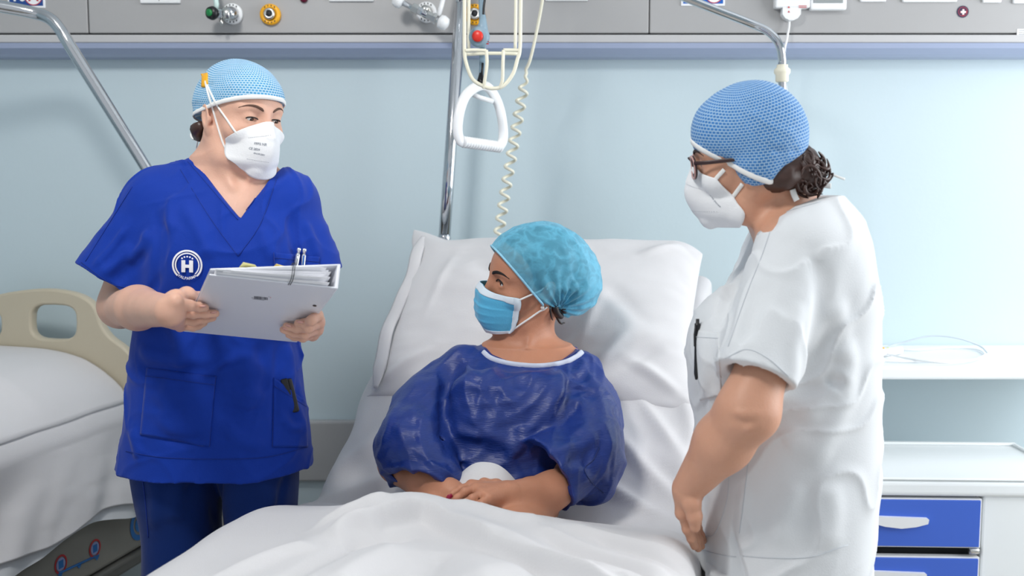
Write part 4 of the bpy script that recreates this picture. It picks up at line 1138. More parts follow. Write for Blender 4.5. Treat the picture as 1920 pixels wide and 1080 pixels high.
# arms and hands
binder_TL, binder_TR, binder_BL = W(392, 516, 1.66), W(631, 541, 1.69), W(344, 622, 1.89)
bu = binder_TR-binder_TL; bv = binder_BL-binder_TL
bn = np.cross(bu, bv); bn /= np.linalg.norm(bn)
if bn@(CAM-binder_TL) < 0: bn = -bn
def onb(px, py, off=0.0):
    d = ray(px, py); return CAM+d*(((binder_TL+bn*off-CAM)@bn)/(d@bn))
S1 = Body()
H1.build(S1, lid=.0036, lowlid=.0022)
S1.chain([H1.p(0, .022, -.035), W(423, 300, 2.095), W(430, 356, 2.10)], [.047, .050, .062], .03)
S1.u(Body.loft(shrink(st1[:7], .012)), .04)
S1.u(Body.cone(W(420, 322, 2.11), W(310, 372, 2.10), .036, .045), .05); S1.u(Body.cone(W(440, 325, 2.11), W(535, 372, 2.10), .036, .04), .05)
S1.fold([W(392, 352, 1.998), W(420, 362, 1.985), W(446, 366, 1.98)], .004, .008)
S1.fold([W(500, 352, 2.0), W(475, 362, 1.985), W(452, 368, 1.98)], .004, .008)
S1.fold([W(405, 290, 2.045), W(425, 330, 2.03), W(444, 362, 1.99)], .005, .011)
S1.fold([W(478, 320, 2.03), W(463, 345, 2.01), W(452, 364, 1.985)], .004, .009)
el1 = W(226, 574, 2.09)
S1.chain([W(285, 392, 2.09), W(250, 480, 2.10), el1], [.052, .047, .041], .03)
wr1 = onb(318, 583, .030)
S1.chain([el1, el1*.6+wr1*.4, wr1], [.041, .039, .0265], .025)
# right hand
mc = [onb(329, 564, .020), onb(325, 584, .022), onb(329, 600, .020), onb(338, 611, .016)]
for q, r in zip(mc, (.0135, .0135, .0125, .0115)):
    S1.u(Body.cone(wr1*.85+q*.15, q, .017, r), .014)
finger(S1, [mc[0], onb(356, 573, .018), onb(372, 576, .013), onb(384, 577, .009)], .0118, .0086)
finger(S1, [mc[1], onb(362, 588, .018), onb(384, 588, .013), onb(404, 588, .009)], .0110, .0084)
finger(S1, [mc[2], onb(363, 602, .016), onb(383, 599, .012), onb(399, 596, .009)], .0103, .0078)
finger(S1, [mc[3], onb(362, 613, .013), onb(372, 611, .010), onb(383, 606, .008)], .0095, .0070)
finger(S1, [wr1, onb(330, 562, .004), onb(350, 554, -.016), onb(372, 560, -.058), onb(388, 572, -.062)], .018, .0095, .010)
# left hand
wr2 = onb(578, 594, -.070)
el2 = W(552, 566, 2.13)
S1.chain([W(552, 395, 2.10), W(572, 480, 2.12), el2], [.048, .043, .038], .03)
S1.chain([el2, wr2], [.036, .026], .02)
hp = [onb(594, 592, .000), onb(597, 606, -.004), onb(594, 619, -.006), onb(586, 628, -.008)]
for q in hp: S1.u(Body.cone(wr2, q, .017, .0125), .014)
finger(S1, [hp[0], onb(584, 601, .016), onb(571, 606, .012), onb(559, 606, .009)], .0115, .0085)
finger(S1, [hp[1], onb(578, 616, .018), onb(556, 616, .013), onb(537, 612, .009)], .0108, .0084)
finger(S1, [hp[2], onb(572, 627, .018), onb(550, 625, .013), onb(531, 618, .009)], .0103, .0078)
finger(S1, [hp[3], onb(568, 634, .014), onb(552, 632, .010), onb(541, 628, .008)], .0095, .0070)
finger(S1, [wr2, onb(588, 588, -.062), onb(566, 584, -.064)], .016, .010, .010)
body1 = mesh_of(S1, 'body', W(120, 660, 2.3)*0+np.array([-1.0, 1.60, 1.0]), np.array([-.30, 2.26, 1.66]), .0024, M_SKIN1, n1)
H1.eyes(n1, (.25, -.85, -.42), M_BROWL, S1, .0036, .0022, .0026, .0014)
for q, c in ((onb(384, 577, .0165), onb(375, 577, .019)), (onb(404, 588, .0165), onb(395, 588, .019)), (onb(399, 596, .0155), onb(391, 597, .017)), (onb(559, 606, .0165), onb(568, 606, .019)), (onb(537, 612, .0165), onb(546, 614, .019)), (onb(531, 618, .0155), onb(539, 620, .018))):
    d = (q-c)/np.linalg.norm(q-c); V, F = tubeVF([c+d*.000, c+d*.006, q-d*.001, q+d*.0012], [.0035, .0052, .0052, .0030], 10, flat=.35, up=bn); mk('fingernail', V-bn*.0022, F, mat('nail_pink', srgb(222, 168, 156), .25), n1)

# tunic
C1 = Body().u(Body.loft(st1, n=2.4), 0)
C1.u(Body.ell(W(372, 486, 2.015), (.075, .055, .07)), .06); C1.u(Body.ell(W(500, 492, 2.015), (.07, .055, .07)), .06)
def sleeve(B, a, b, ra, rb, k, ext=.08, sq=None, hollow=None):
    a = np.asarray(a); b = np.asarray(b); n = (b-a)/np.linalg.norm(b-a)
    f, c, R = Body.cone(a, b+n*ext, ra, rb+(rb-ra)*ext/np.linalg.norm(b-a), sq)
    if hollow is None: B.u((lambda P: np.maximum(f(P), (P-b)@n), c, R), k)
    else:
        g, _, _ = Body.cone(b+n*.05, b-n*hollow[2], hollow[0], hollow[1]); B.u((lambda P: np.maximum(np.maximum(f(P), (P-b)@n), -g(P)), c, R), k)
    return n
sa, sb = W(300, 392, 2.085), W(217, 531, 2.06)
nS = sleeve(C1, sa, sb, .068, .086, .035, .08, ((0, 1, .2), .86), (.066, .052, .045))
sleeve(C1, W(535, 388, 2.09), W(590, 522, 2.07), .062, .062, .03)
C1.chain([W(420, 326, 2.11), W(300, 372, 2.095)], [.045, .058], .04); C1.chain([W(445, 330, 2.11), W(540, 375, 2.095)], [.045, .055], .04)
# measured creases
F1 = [([(292, 400), (300, 450), (296, 505), (286, 552)], -.012, .014), ([(250, 455), (215, 490), (185, 520)], .006, .012), ([(275, 470), (240, 505), (205, 535)], -.006, .012), ([(280, 430), (262, 465), (240, 500)], .006, .014),
      ([(306, 420), (308, 470), (302, 540)], .006, .010), ([(345, 380), (375, 440), (400, 490)], .004, .016), ([(300, 560), (340, 640), (335, 700)], .006, .02), ([(540, 640), (545, 700), (535, 770)], .008, .014), ([(522, 640), (518, 720), (514, 820)], -.004, .009),
      ([(262, 650), (300, 668), (360, 672)], .006, .014), ([(255, 690), (310, 700), (380, 690)], -.005, .014), ([(400, 700), (450, 690), (510, 705)], .005, .016), ([(290, 780), (340, 800), (400, 790)], .005, .016), ([(410, 760), (450, 775), (500, 768)], -.005, .014), ([(420, 800), (460, 830), (500, 835)], .005, .014), ([(545, 745), (560, 780), (572, 820)], .008, .014), ([(250, 800), (256, 835), (262, 862)], .006, .012), ([(320, 700), (315, 760), (330, 820)], .005, .014),
      ([(545, 400), (552, 450), (560, 500)], -.007, .012), ([(568, 410), (585, 450), (600, 490)], .005, .012), ([(490, 420), (500, 460), (520, 490)], .004, .014), ([(450, 640), (470, 720), (460, 800)], .004, .02), ([(268, 440), (230, 470), (190, 500)], -.005, .010), ([(240, 420), (205, 470), (170, 505)], .004, .010), ([(330, 360), (318, 400), (322, 440)], .004, .012), ([(480, 640), (500, 700), (490, 760)], -.004, .014), ([(280, 740), (330, 750), (380, 742)], .004, .012), ([(420, 730), (470, 742), (505, 738)], .004, .012), ([(430, 650), (400, 690), (330, 706)], -.004, .014), ([(530, 780), (545, 800), (570, 800)], .005, .010), ([(300, 820), (350, 828), (390, 822)], -.004, .010)]
for seq, am, wd in F1:
    P = on(C1, seq)
    if len(P) > 1: C1.fold(P, am*1.9, wd*.85)
C1.disp(lambda P: -.0055*vnoise(P*np.array([1, 1, .6]), 10, 31, 2))
def drape(P, sd, amp):
    w = vnoise(P, 6, sd, 2); m = vnoise(P+2, 4.5, sd+1, 1); out = 0
    for i, k in enumerate(((9, 3, 2.5), (-5, 2, 8), (4, 3, -10))):
        ph = P@np.array(k, float)+1.9*w+i*.41; tri = np.abs((ph % 1)-.5)*2; q = np.maximum(tri-.5, 0)
        out = out+q*q*4*np.clip(.5+1.5*(m if i != 1 else -m), 0, 1.2)*(1, .8, .7)[i]
    return -amp*out+amp*.3
C1.disp(lambda P: drape(P, 21, .0042))
# V neck through the front only
vx, vz = [], []
vL, vB, vR = W(352, 300, 2.0), W(446, 411, 1.97), W(508, 318, 2.0)
def plane2(a, b):
    d = (b-a)[[0, 2]]; n = np.array([-d[1], d[0]]); n /= np.linalg.norm(n); return lambda P: (P[:, [0, 2]]-a[[0, 2]])@n
pL, pR = plane2(vL, vB), plane2(vB, vR)
sgnL = -1 if pL(np.array([W(440, 330, 2.0)]))[0] > 0 else 1; sgnR = -1 if pR(np.array([W(440, 330, 2.0)]))[0] > 0 else 1
C1.sub((lambda P: np.maximum(np.maximum(sgnL*pL(P), sgnR*pR(P)), P[:, 1]-2.13), W(440, 340, 2.0), .16), .003)
C1.sub(Body.cone(W(430, 300, 2.10), W(430, 345, 2.11), .060, .062), .006)
tun1 = mesh_of(C1, 'tunic', np.array([-.98, 1.86, .74]), np.array([-.34, 2.30, 1.46]), .0034, M_SCRUB, n1)
# sewn lines, hems and pockets
for seq in ([(338, 318), (395, 410), (446, 480)], [(520, 332), (488, 420), (447, 480)], [(352, 303), (400, 358), (446, 412)], [(446, 412), (478, 372), (506, 322)]):
    P = on(C1, seq, .0004, smooth_n=8)
    if len(P) > 2: tube('seam', P, .0008, M_SCRUBL, tun1, seg=6)
for seq in ([(236, 846), (300, 857), (400, 861), (500, 857), (577, 838)], [(152, 492), (205, 530), (240, 540), (286, 545)], [(248, 350), (210, 410), (160, 490)]):
    P = on(C1, seq, .0004, smooth_n=10)
    if len(P) > 2: tube('seam', P, .0008, M_SCRUBL, tun1, seg=6)
def pocket(quad, name='pocket', m=M_SCRUB, off=.0035, parent=tun1, B=C1, st=M_SCRUBL, hemline=.12):
    V, F = cloth_patch(B, quad, off, .0035); o = mk(name, V, F, m, parent)
    q = np.array(quad, float); h1 = q[0]+(q[3]-q[0])*hemline; h2 = q[1]+(q[2]-q[1])*hemline
    P = on(B, np.linspace(h1, h2, 14), off+.0004)
    tube('pocket_stitch', P, .0008, st, o, seg=6)
    return o
pocket([(274, 690), (404, 706), (392, 838), (262, 815)])
pocket([(514, 708), (574, 752), (578, 838), (512, 838)])
pocket([(515, 473), (600, 482), (590, 560), (516, 560)])
# emblem on the chest
EC = np.array([351.0, 497.0])
def emb(V2):
    Q = EC+np.asarray(V2)@np.array([[1, .03], [0, -1.0]])
    P, h = traceN(C1, Q[:, 0], Q[:, 1]); d = CAM-P; d /= np.linalg.norm(d, axis=1)[:, None]; return P+d*.0036
M_EMB = mat('emblem_white', srgb(238, 240, 246), .7)
def sector(r0, r1, a0, a1, n=60):
    a = np.linspace(a0, a1, n); V = np.vstack([np.stack([np.cos(a)*r0, np.sin(a)*r0], 1), np.stack([np.cos(a)*r1, np.sin(a)*r1], 1)])
    return V, [(i, i+1, i+n+1, i+n) for i in range(n-1)]
embo = None
for r0, r1 in ((25.2, 28.6), (20.8, 23.2)):
    V2, F = sector(r0, r1, math.radians(-48), math.radians(228)); o = mk('emblem_ring', emb(V2), F, M_EMB, tun1, False)
def subdiv_rect(x0, y0, x1, y1, n=5):
    xs = np.linspace(x0, x1, n); ys = np.linspace(y0, y1, n); A, B = np.meshgrid(xs, ys, indexing='ij')
    return np.stack([A.ravel(), B.ravel()], 1), grid_faces(n, n)
mb = MB()
for r in ((-11, -13.6, -3.6, 9.0), (3.6, -13.6, 11, 9.0), (-3.6, -5.2, 3.6, 0.8)):
    V2, F = subdiv_rect(*r); mb.add(emb(V2), F)
mb.out('emblem_letter', M_EMB, tun1, False)
for k in range(5):
    a = math.radians(90+(2-k)*19); V2, F = sector(0, 1.7, 0, 2*math.pi, 12); mk('emblem_dot', emb(V2+np.array([math.cos(a), math.sin(a)])*15.8), F, M_EMB, tun1, False)
mb = MB()
wds = np.array([.92, .95, .74, .84, .95, .88, 1.16, .95]); cen = (np.cumsum(wds)-wds/2-wds.sum()/2)/wds.sum()*math.radians(84)
for ch, da in zip('VALPARMA', cen):
    a = math.radians(-90)+da; V, F = text_mesh(ch, 7.4, .16); c, s = math.cos(a+math.pi/2), math.sin(a+math.pi/2)
    V2 = V[:, :2]@np.array([[c, s], [-s, c]])+np.array([math.cos(a), math.sin(a)])*25.2; mb.add(emb(V2), F)
mb.out('emblem_name', M_EMB, tun1, False)
# trousers, shoes
L1 = Body()
zt_ = W(410, 850, 2.08)[2]
for (x0, x1, xa) in ((250, 412, 345), (408, 556, 480)):
    t = stations([(840, x0, x1, 2.08, .125), (900, x0+6, x1+1, 2.08, .112), (1000, x0+22, x1-2, 2.08, .10)])
    kn = W((x0+x1)/2+8, 1180, 2.08); an = np.array([kn[0], 2.10, .10])
    t += [(kn[2], kn[0], 2.08, .078, .085), (.30, kn[0], 2.10, .066, .075), (.07, kn[0], 2.10, .062, .07)]
    L1.u(Body.loft(t, n=2.2), .012)
for seq, am, wd in (([(410, 880), (409, 930), (408, 985)], -.02, .012), ([(285, 880), (292, 940), (290, 1000)], .006, .014), ([(480, 880), (500, 920), (520, 960)], .006, .016), ([(350, 880), (330, 930), (320, 990)], .006, .02), ([(540, 880), (528, 920), (518, 965)], -.006, .012), ([(390, 885), (370, 905), (340, 925)], -.005, .012)):
    P = on(L1, seq)
    if len(P) > 1: L1.fold(P, am, wd)
L1.disp(lambda P: -.003*vnoise(P, 10, 77, 2))
lo = np.array([-.82, 1.9, .04]); mesh_of(L1, 'trousers', lo, np.array([-.38, 2.28, .93]), .005, M_SCRUBT, n1)
P = on(L1, [(262, 868), (270, 920), (276, 980), (278, 1008)], .0006, smooth_n=6); tube('side_seam', P, .0011, M_SCRUBL, n1, seg=6)
for x in (-.66, -.50):
    B = Body().u(Body.ell((x, 2.07, .045), (.042, .07, .04)), 0).u(Body.ell((x, 2.0, .035), (.042, .075, .032)), .03).inter(lambda P: .003-P[:, 2])
    mesh_of(B, 'shoe', np.array([x-.06, 1.9, -.01]), np.array([x+.06, 2.16, .1]), .005, M_WHITEP, n1)
# cap
K1 = Body().u(H1.ell((0, .010, .036), (.078, .100, .085)), 0).u(H1.ell((0, -.036, .040), (.066, .063, .053)), .03).u(H1.ell((0, .050, .012), (.068, .058, .062)), .03)
lcut = lambda P: -((H1.loc(P)[:, 2]-.040)+.30*(H1.loc(P)[:, 1]+.095))*.957*H1.k
K1.disp(lambda P: -.0022*vnoise(P, 26, 5, 2), H1.o, .2)
for a, b, am in (((.0, -.06, .115), (-.06, .02, .10), .003), ((-.08, -.02, .06), (-.07, .07, .05), -.003), ((-.085, .0, .03), (-.075, .08, .02), .003), ((.02, -.08, .10), (-.07, -.02, .09), .002), ((-.08, .03, .02), (-.06, .10, .0), -.003)):
    K1.fold(K1.push(H1.p(np.array([a, b])), 0), am, .007)
K1.inter(lcut, .003)
cap1 = mesh_of(K1, 'surgical_cap', H1.o-.15, H1.o+.16, .003, M_CAP1, n1, uv=H1.cap_uv)
def brim(Hh, K, zf, slope, name, m, parent, r=.006, n=90, off=.0006, z_off=.003, zfun=None):
    a = np.linspace(0, 2*np.pi, n, endpoint=False); best = np.full(n, .03)
    zf_ = zfun or (lambda y: zf-slope*(y+.095))
    def pts(t):
        y = -t*np.cos(a); return np.stack([t*np.sin(a), y, zf_(y)+z_off], 1)
    for t in np.linspace(.03, .14, 150): best = np.where(K.eval(Hh.p(pts(t))) < 0, t, best)
    L = pts(best); Q = Hh.p(L); out = (L-np.array([0, 0, 1])*L[:, 2:])@Hh.R.T; out /= np.linalg.norm(out, axis=1)[:, None]
    return mk(name, *tubeVF(Q+out*off, r, 8, closed=True, flat=.35, up=out), m, parent)
brim(H1, K1, .040, .30, 'cap_band', M_ELASTIC, n1, .0044)
# hair at the nape, tie
mk('hair', *tubeVF(H1.p(np.array([[-.068, .035, -.025], [-.062, .06, -.035], [-.045, .078, -.045], [0, .085, -.048], [.045, .078, -.045]])), [.008, .014, .016, .016, .012], 10), M_HAIRB, n1)
tube('cap_tie', spline([W(372, 246, 2.13), W(362, 247, 2.14), W(358, 254, 2.14), W(363, 261, 2.13), W(374, 258, 2.12)], 6), .0022, M_ELASTIC, n1, seg=8)
tube('cap_tie', spline([W(372, 250, 2.13), W(370, 268, 2.14), W(367, 284, 2.15)], 6), .0014, M_ELASTIC, n1, seg=8)
# mask and its elastics
mask1 = H1.ffp2(S1, n1)
for txt, u0, v0, sz, bo in (('FFP2 NR', .36, .44, .0068, .00012), ('CE 2834', .30, .53, .0062, .00012), ('EN149:2001', .36, .61, .0044, .0001)):
    V, F = text_mesh(txt, sz, bo); mk('mask_print', H1.mask_decal(V[:, :2], u0, v0, 1, 1, -.1), F, M_GREYT, mask1, False)
for v0 in (.30, .72):
    mb = MB()
    for k in range(13): mb.add(H1.mask_decal([(-.0012, -.0003), (.0012, -.0003), (.0012, .0003), (-.0012, .0003)], .25+.019*k, v0, 1, 1), [(0, 1, 2, 3)])
    mb.out('embossed_line', M_GREYT, mask1, False)['kind'] = 'stuff'
for seq in ([(447, 254), (438, 243), (424, 222), (406, 196), (394, 172), (385, 152)], [(430, 290), (419, 270), (408, 236), (400, 208), (391, 178), (385, 154)]):
    P = on([S1, K1], seq, .0016, smooth_n=8); tube('mask_elastic', P, .0022, M_ELASTIC, mask1, seg=8)
V, F = cloth_patch([K1], [(378, 138), (388, 136), (388, 163), (377, 163)], .004, .005, 8, 8); mk('strap_clip', V, F, M_YELLOW, mask1)

# ------------------------------------------------------------------ binder, papers, pens, phone
bd = thing('binder', 'white ring binder held open-side up by the nurse in blue scrubs', 'binder', (binder_TL+binder_TR+binder_BL)/3)
U = bu; Vv_ = bv
lu, lv = np.linalg.norm(U), np.linalg.norm(Vv_)
eu = U/lu; ev = Vv_-eu*(Vv_@eu); lv = np.linalg.norm(ev); ev /= lv; shx = (Vv_@eu)
TH = .046
wdg = lambda u: .22+.78*np.clip(np.asarray(u)/lu, 0, 1)
def slab(name, u0, u1, v0, v1, n0, n1_, m, parent=None, r=.0012, wedge=False):
    """block in binder coordinates: u along the top edge, v down the cover, n towards the reader"""
    V, F = bevel_box((u1-u0, v1-v0, n1_-n0), r, 2, c=((u0+u1)/2, (v0+v1)/2, (n0+n1_)/2))
    if wedge: V[:, 2] += (TH-.0032)*(wdg(V[:, 0])-1)
    X = binder_TL+V[:, :1]*eu+V[:, 1:2]*ev+V[:, 2:]*(-bn)+(V[:, 1:2]/lv*shx)*eu*1.0
    return mk(name, X, F if np.cross(eu, ev)@(-bn) > 0 else [f[::-1] for f in F], m, parent, False)
M_BIND = mat('binder_white', srgb(226, 228, 236), .35)
slab('front_cover', 0, lu, 0, lv, 0, .0032, M_BIND, bd)
slab('back_cover', .0, lu, -.0, lv, TH-.0032, TH, M_BIND, bd, wedge=True)
slab('spine', lu-.003, lu+.003, 0, lv, -.0005, TH+.0005, M_BIND, bd, r=.0025)
slab('spine_label', lu+.0025, lu+.0036, lv*.12, lv*.95, TH*.2, TH*.8, mat('label_grey', srgb(205, 206, 216), .4), bd, r=.0004)
V, F = latheVF([(.0035, 0), (.0035, .0006)], onb(590, 573, .0003), bn, 16); mk('finger_hole', V, F, M_BLACK, bd, False)
for vv in (.25, .75):
    a = np.linspace(0, 2*np.pi, 24, endpoint=False)
    P = binder_TL+eu*(lu-.022)+ev*lv*vv+eu*shx*vv+np.outer(np.cos(a)*.016, eu)+np.outer(.022+np.sin(a)*.017, -bn)
    tube('ring', P, .0015, M_CHROME, bd, closed=True, seg=8)
# barcode
mb = MB(); c = onb(489, 559, .0004); x = -.011
for k in range(15):
    wd_ = (.0004, .0008, .0012)[int(RNG.integers(3))]
    V2 = np.array([(x, -.006), (x+wd_, -.006), (x+wd_, .006), (x, .006)]); mb.add(c+V2[:, :1]*eu+V2[:, 1:2]*(-ev), [(0, 1, 2, 3)]); x += wd_+.0007
for sx, sy, ww in ((-.014, -.0075, .02), (-.016, -.002, .004), (.013, .010, .003)):
    V2 = np.array([(sx, sy-.001), (sx+ww, sy-.001), (sx+ww, sy), (sx, sy)]); mb.add(c+V2[:, :1]*eu+V2[:, 1:2]*(-ev), [(0, 1, 2, 3)])
mb.out('barcode', M_INK, bd, False)['kind'] = 'stuff'
V2 = np.array([(.016, .006), (.0175, .006), (.0175, .008), (.016, .008)]); mk('red_mark', c+V2[:, :1]*eu+V2[:, 1:2]*(-ev), [(0, 1, 2, 3)], M_RED, bd, False)
# papers between the covers, each a bent sheet standing a little out of the top
M_PAPER = mat('paper', srgb(240, 241, 246), .7)
for k in range(9):
    n = .0065+k*.0038; rise = .006+.010*((k*37) % 5)/5-.004*(k > 6); sk = .004*((k*53) % 7-3)/3
    u0 = .010+.05*((k*29) % 4)/4; u1 = lu-.012-.012*((k*17) % 3)/3
    nu, nvv = 16, 6; A, B = np.meshgrid(np.linspace(0, 1, nu), np.linspace(0, 1, nvv), indexing='ij'); A = A.ravel(); B = B.ravel()
    bend = .006*np.sin(np.pi*A*.9)*(1-B)*(1 if k % 2 else -.4)
    bend = .0042+(np.clip(n+bend, .0045, TH-.0045)-.0042)*np.maximum(wdg(u0+(u1-u0)*A)-.10, .05)
    u = u0+(u1-u0)*A; v = -rise*(1-B)+sk*A*(1-B)+B*(lv-.012)
    X = binder_TL+u[:, None]*eu+v[:, None]*ev+(np.clip(v, 0, 1)/lv*shx)[:, None]*eu+bend[:, None]*(-bn)
    V, F = shell(X, .0004, nu, nvv)
    tag(mk('paper_sheet', V, F, M_PAPER, None), 'white paper sheet clamped between the covers of the white binder', 'paper', 'papers in the binder')
M_STICKY = mat('sticky_yellow', srgb(238, 230, 160), .7); M_STICKY2 = mat('sticky_warm', srgb(244, 216, 120), .7)
sn = [([(440, 512), (456, 492), (478, 497), (487, 507), (470, 512)], M_STICKY, 'pale yellow sticky note standing out of the binder nearest its left end'),
      ([(505, 509), (518, 495), (538, 501), (545, 506), (520, 510)], M_STICKY2, 'warm yellow sticky note standing out of the binder below the pens'),
      ([(543, 506), (556, 501), (562, 499), (561, 506), (552, 508)], M_STICKY2, 'small yellow sticky tab beside the two pens at the binder top')]
for seq, m, lb_ in sn:
    P0_ = np.array([onb(x, y, -TH*(.22+.78*(x-392)/240)-.003-.003*math.sin(i*1.3)) for i, (x, y) in enumerate(seq)]); P1_ = P0_-bn*.0006
    base = onb(seq[0][0]+8, seq[0][1]+14, -TH-.002); k = len(seq)
    F = [tuple(range(k)), tuple(range(2*k-1, k-1, -1))]+[(i, i+k, (i+1) % k+k, (i+1) % k) for i in range(k)]
    tag(mk('sticky_note', np.vstack([P0_, P1_]), F, m, None, False), lb_, 'note')
# elastic band over the papers
for ub in (.62, .635):
    u = lu*ub; nn_ = np.r_[-.0012, -.0010, np.linspace(0, TH*float(wdg(u)), 6), TH*float(wdg(u))+.001, TH*float(wdg(u))+.0012]; vv_ = np.r_[.003, -.004, -.014, [-.0185]*4, -.014, -.004, .003]
    tube('elastic_band', np.array([binder_TL+eu*(u+v_/lv*shx)+ev*v_-bn*n_ for n_, v_ in zip(nn_, vv_)]), .0007, M_INK, bd, seg=6)
# pens
for (xa, ya, xb, yb, lb_) in ((552, 515, 561, 465, 'silver click pen in the blue breast pocket, the left of the pair'), (566, 517, 571, 466, 'silver pen with a blue clip in the blue breast pocket, right of the pair')):
    P, h = traceN(C1, [xa, xb], [ya, yb]); d = CAM-P; d /= np.linalg.norm(d, axis=1)[:, None]; P = P+d*.008
    a, b = P; L = np.linalg.norm(b-a); ax = (b-a)/L
    t = thing('pen', lb_, 'pen', a-ax*.05)
    lathe('barrel', [(.0015, -.075), (.0042, -.06), (.0046, -.02), (.0046, L*.72), (.0040, L*.78)], a, ax, mat('pen_silver', (.75, .77, .8, 1), .25, .8), t, 14)
    lathe('push_button', [(.0030, L*.78), (.0032, L*.86), (.0042, L*.88), (.0042, L*.97), (.003, L)], a, ax, mat('pen_silver', (.7, .7, .7, 1)), t, 14)
    tube('clip', [a+ax*L*.74+d[1]*.004, a+ax*L*.70+d[1]*.0068, a+ax*L*.25+d[1]*.0062], .0013, M_SIGNB if xa > 560 else M_STEEL, t, seg=8)
# phone in the hip pocket
P, h = traceN(C1, [533, 552], [716, 738]); d = CAM-P[0]; d /= np.linalg.norm(d)
t = thing('phone', 'black phone sticking out of the hip pocket of the blue tunic', 'phone', P[1])
V, F = bevel_box((.020, .012, .07), .004, 3); ca, sa_ = math.cos(-.22), math.sin(-.22)
V = V@np.array([[ca, 0, -sa_], [0, 1, 0], [sa_, 0, ca]]); cph = W(545, 742, P[0][1]+.006); mk('case', V+cph, F, M_BLACK, t, False)
V, F = bevel_box((.014, .004, .035), .002, 2); V = V@np.array([[ca, 0, -sa_], [0, 1, 0], [sa_, 0, ca]]); mk('clip', V+W(536, 726, P[0][1]-.003), F, M_BLACK, t, False)
# ------------------------------------------------------------------ patient
pt = person('patient in a dark blue gown and sheer blue cap sitting up in the bed', W(960, 930, 2.0)*np.array([1, 1, 0])+np.array([0, 0, .72]))
H2 = Head(W(998, 525, 2.25), math.radians(-71), math.radians(-3), math.radians(13), 1.0)
G1 = stations([(650, 905, 1075, 2.235, .058), (668, 868, 1100, 2.225, .078), (690, 840, 1118, 2.205, .095), (720, 822, 1112, 2.18, .112), (760, 815, 1096, 2.15, .125), (820, 824, 1074, 2.12, .122), (880, 832, 1052, 2.09, .115), (940, 832, 1052, 2.07, .115)])
S2 = Body()
H2.build(S2, lid=.0066, wide=.0014)
S2.chain([H2.p(0, .030, -.035), W(986, 632, 2.265), W(990, 676, 2.265)], [.046, .049, .060], .03)
S2.u(Body.loft(shrink(G1, .012)), .03)
S2.u(Body.cone(W(975, 655, 2.26), W(905, 694, 2.25), .034, .036), .05); S2.u(Body.cone(W(1000, 655, 2.26), W(1068, 698, 2.25), .034, .036), .05)
S2.fold([W(925, 668, 2.155), W(955, 667, 2.145), W(978, 664, 2.15)], .0045, .009)
S2.fold([W(1048, 672, 2.165), W(1020, 666, 2.150), W(996, 663, 2.15)], .0045, .009)
S2.fold([H2.p(.060, .012, -.045), W(1002, 618, 2.215), W(984, 658, 2.175)], .0055, .010)
eR = W(748, 868, 2.06); wR = W(842, 922, 1.905)
S2.chain([W(862, 690, 2.22), W(808, 780, 2.15), eR], [.040, .040, .040], .02); S2.chain([eR, W(800, 905, 1.97), wR], [.041, .037, .027], .02)
eL = W(1074, 900, 2.0); wL = W(962, 926, 1.865)
S2.chain([W(1090, 700, 2.22), W(1100, 800, 2.13), eL], [.040, .040, .038], .02); S2.chain([eL, W(1035, 920, 1.925), wL], [.038, .035, .0250], .02)
# left hand lies over the right one
kn = [W(884, 911, 1.875), W(892, 917, 1.845), W(904, 926, 1.825), W(916, 934, 1.81)]
for q, r in zip(kn, (.0125, .0128, .0122, .011)): S2.u(Body.cone(wL*.75+q*.25, q, .0165, r), .014)
finger(S2, [kn[0], W(864, 917, 1.862), W(850, 926, 1.857), W(841, 932, 1.856)], .0105, .0074)
finger(S2, [kn[1], W(872, 923, 1.83), W(858, 934, 1.828), W(850, 942, 1.83)], .0106, .0076)
finger(S2, [kn[2], W(886, 935, 1.808), W(872, 944, 1.808), W(864, 952, 1.81)], .0102, .0074)
finger(S2, [kn[3], W(904, 943, 1.80), W(892, 950, 1.80), W(884, 956, 1.80)], .0092, .0068)
finger(S2, [wL, W(930, 912, 1.895), W(908, 908, 1.91), W(890, 915, 1.92)], .0150, .0088, .008)
kr = [W(872, 932, 1.90), W(880, 940, 1.875), W(886, 948, 1.86), W(890, 955, 1.845)]
for q, r in zip(kr, (.0125, .0125, .012, .011)): S2.u(Body.cone(wR*.75+q*.25, q, .0165, r), .014)
for q, dxy in zip(kr, ((30, 8), (32, 8), (30, 8), (26, 6))):
    Yq = q[1]; p0 = ((q[0])/((q-CAM)@np.array([0, CP, -SP]))*FPX+960); v = q-CAM; py0 = 540-FPX*(v@np.array([0, SP, CP]))/(v@np.array([0, CP, -SP]))
    finger(S2, [q, W(p0+dxy[0]*.5, py0+dxy[1]*.6, Yq+.005), W(p0+dxy[0], py0+dxy[1]*1.4, Yq+.01)], .010, .0074)
S2.u(Body.ell(W(912, 936, 1.85), (.034, .030, .016)), .012)
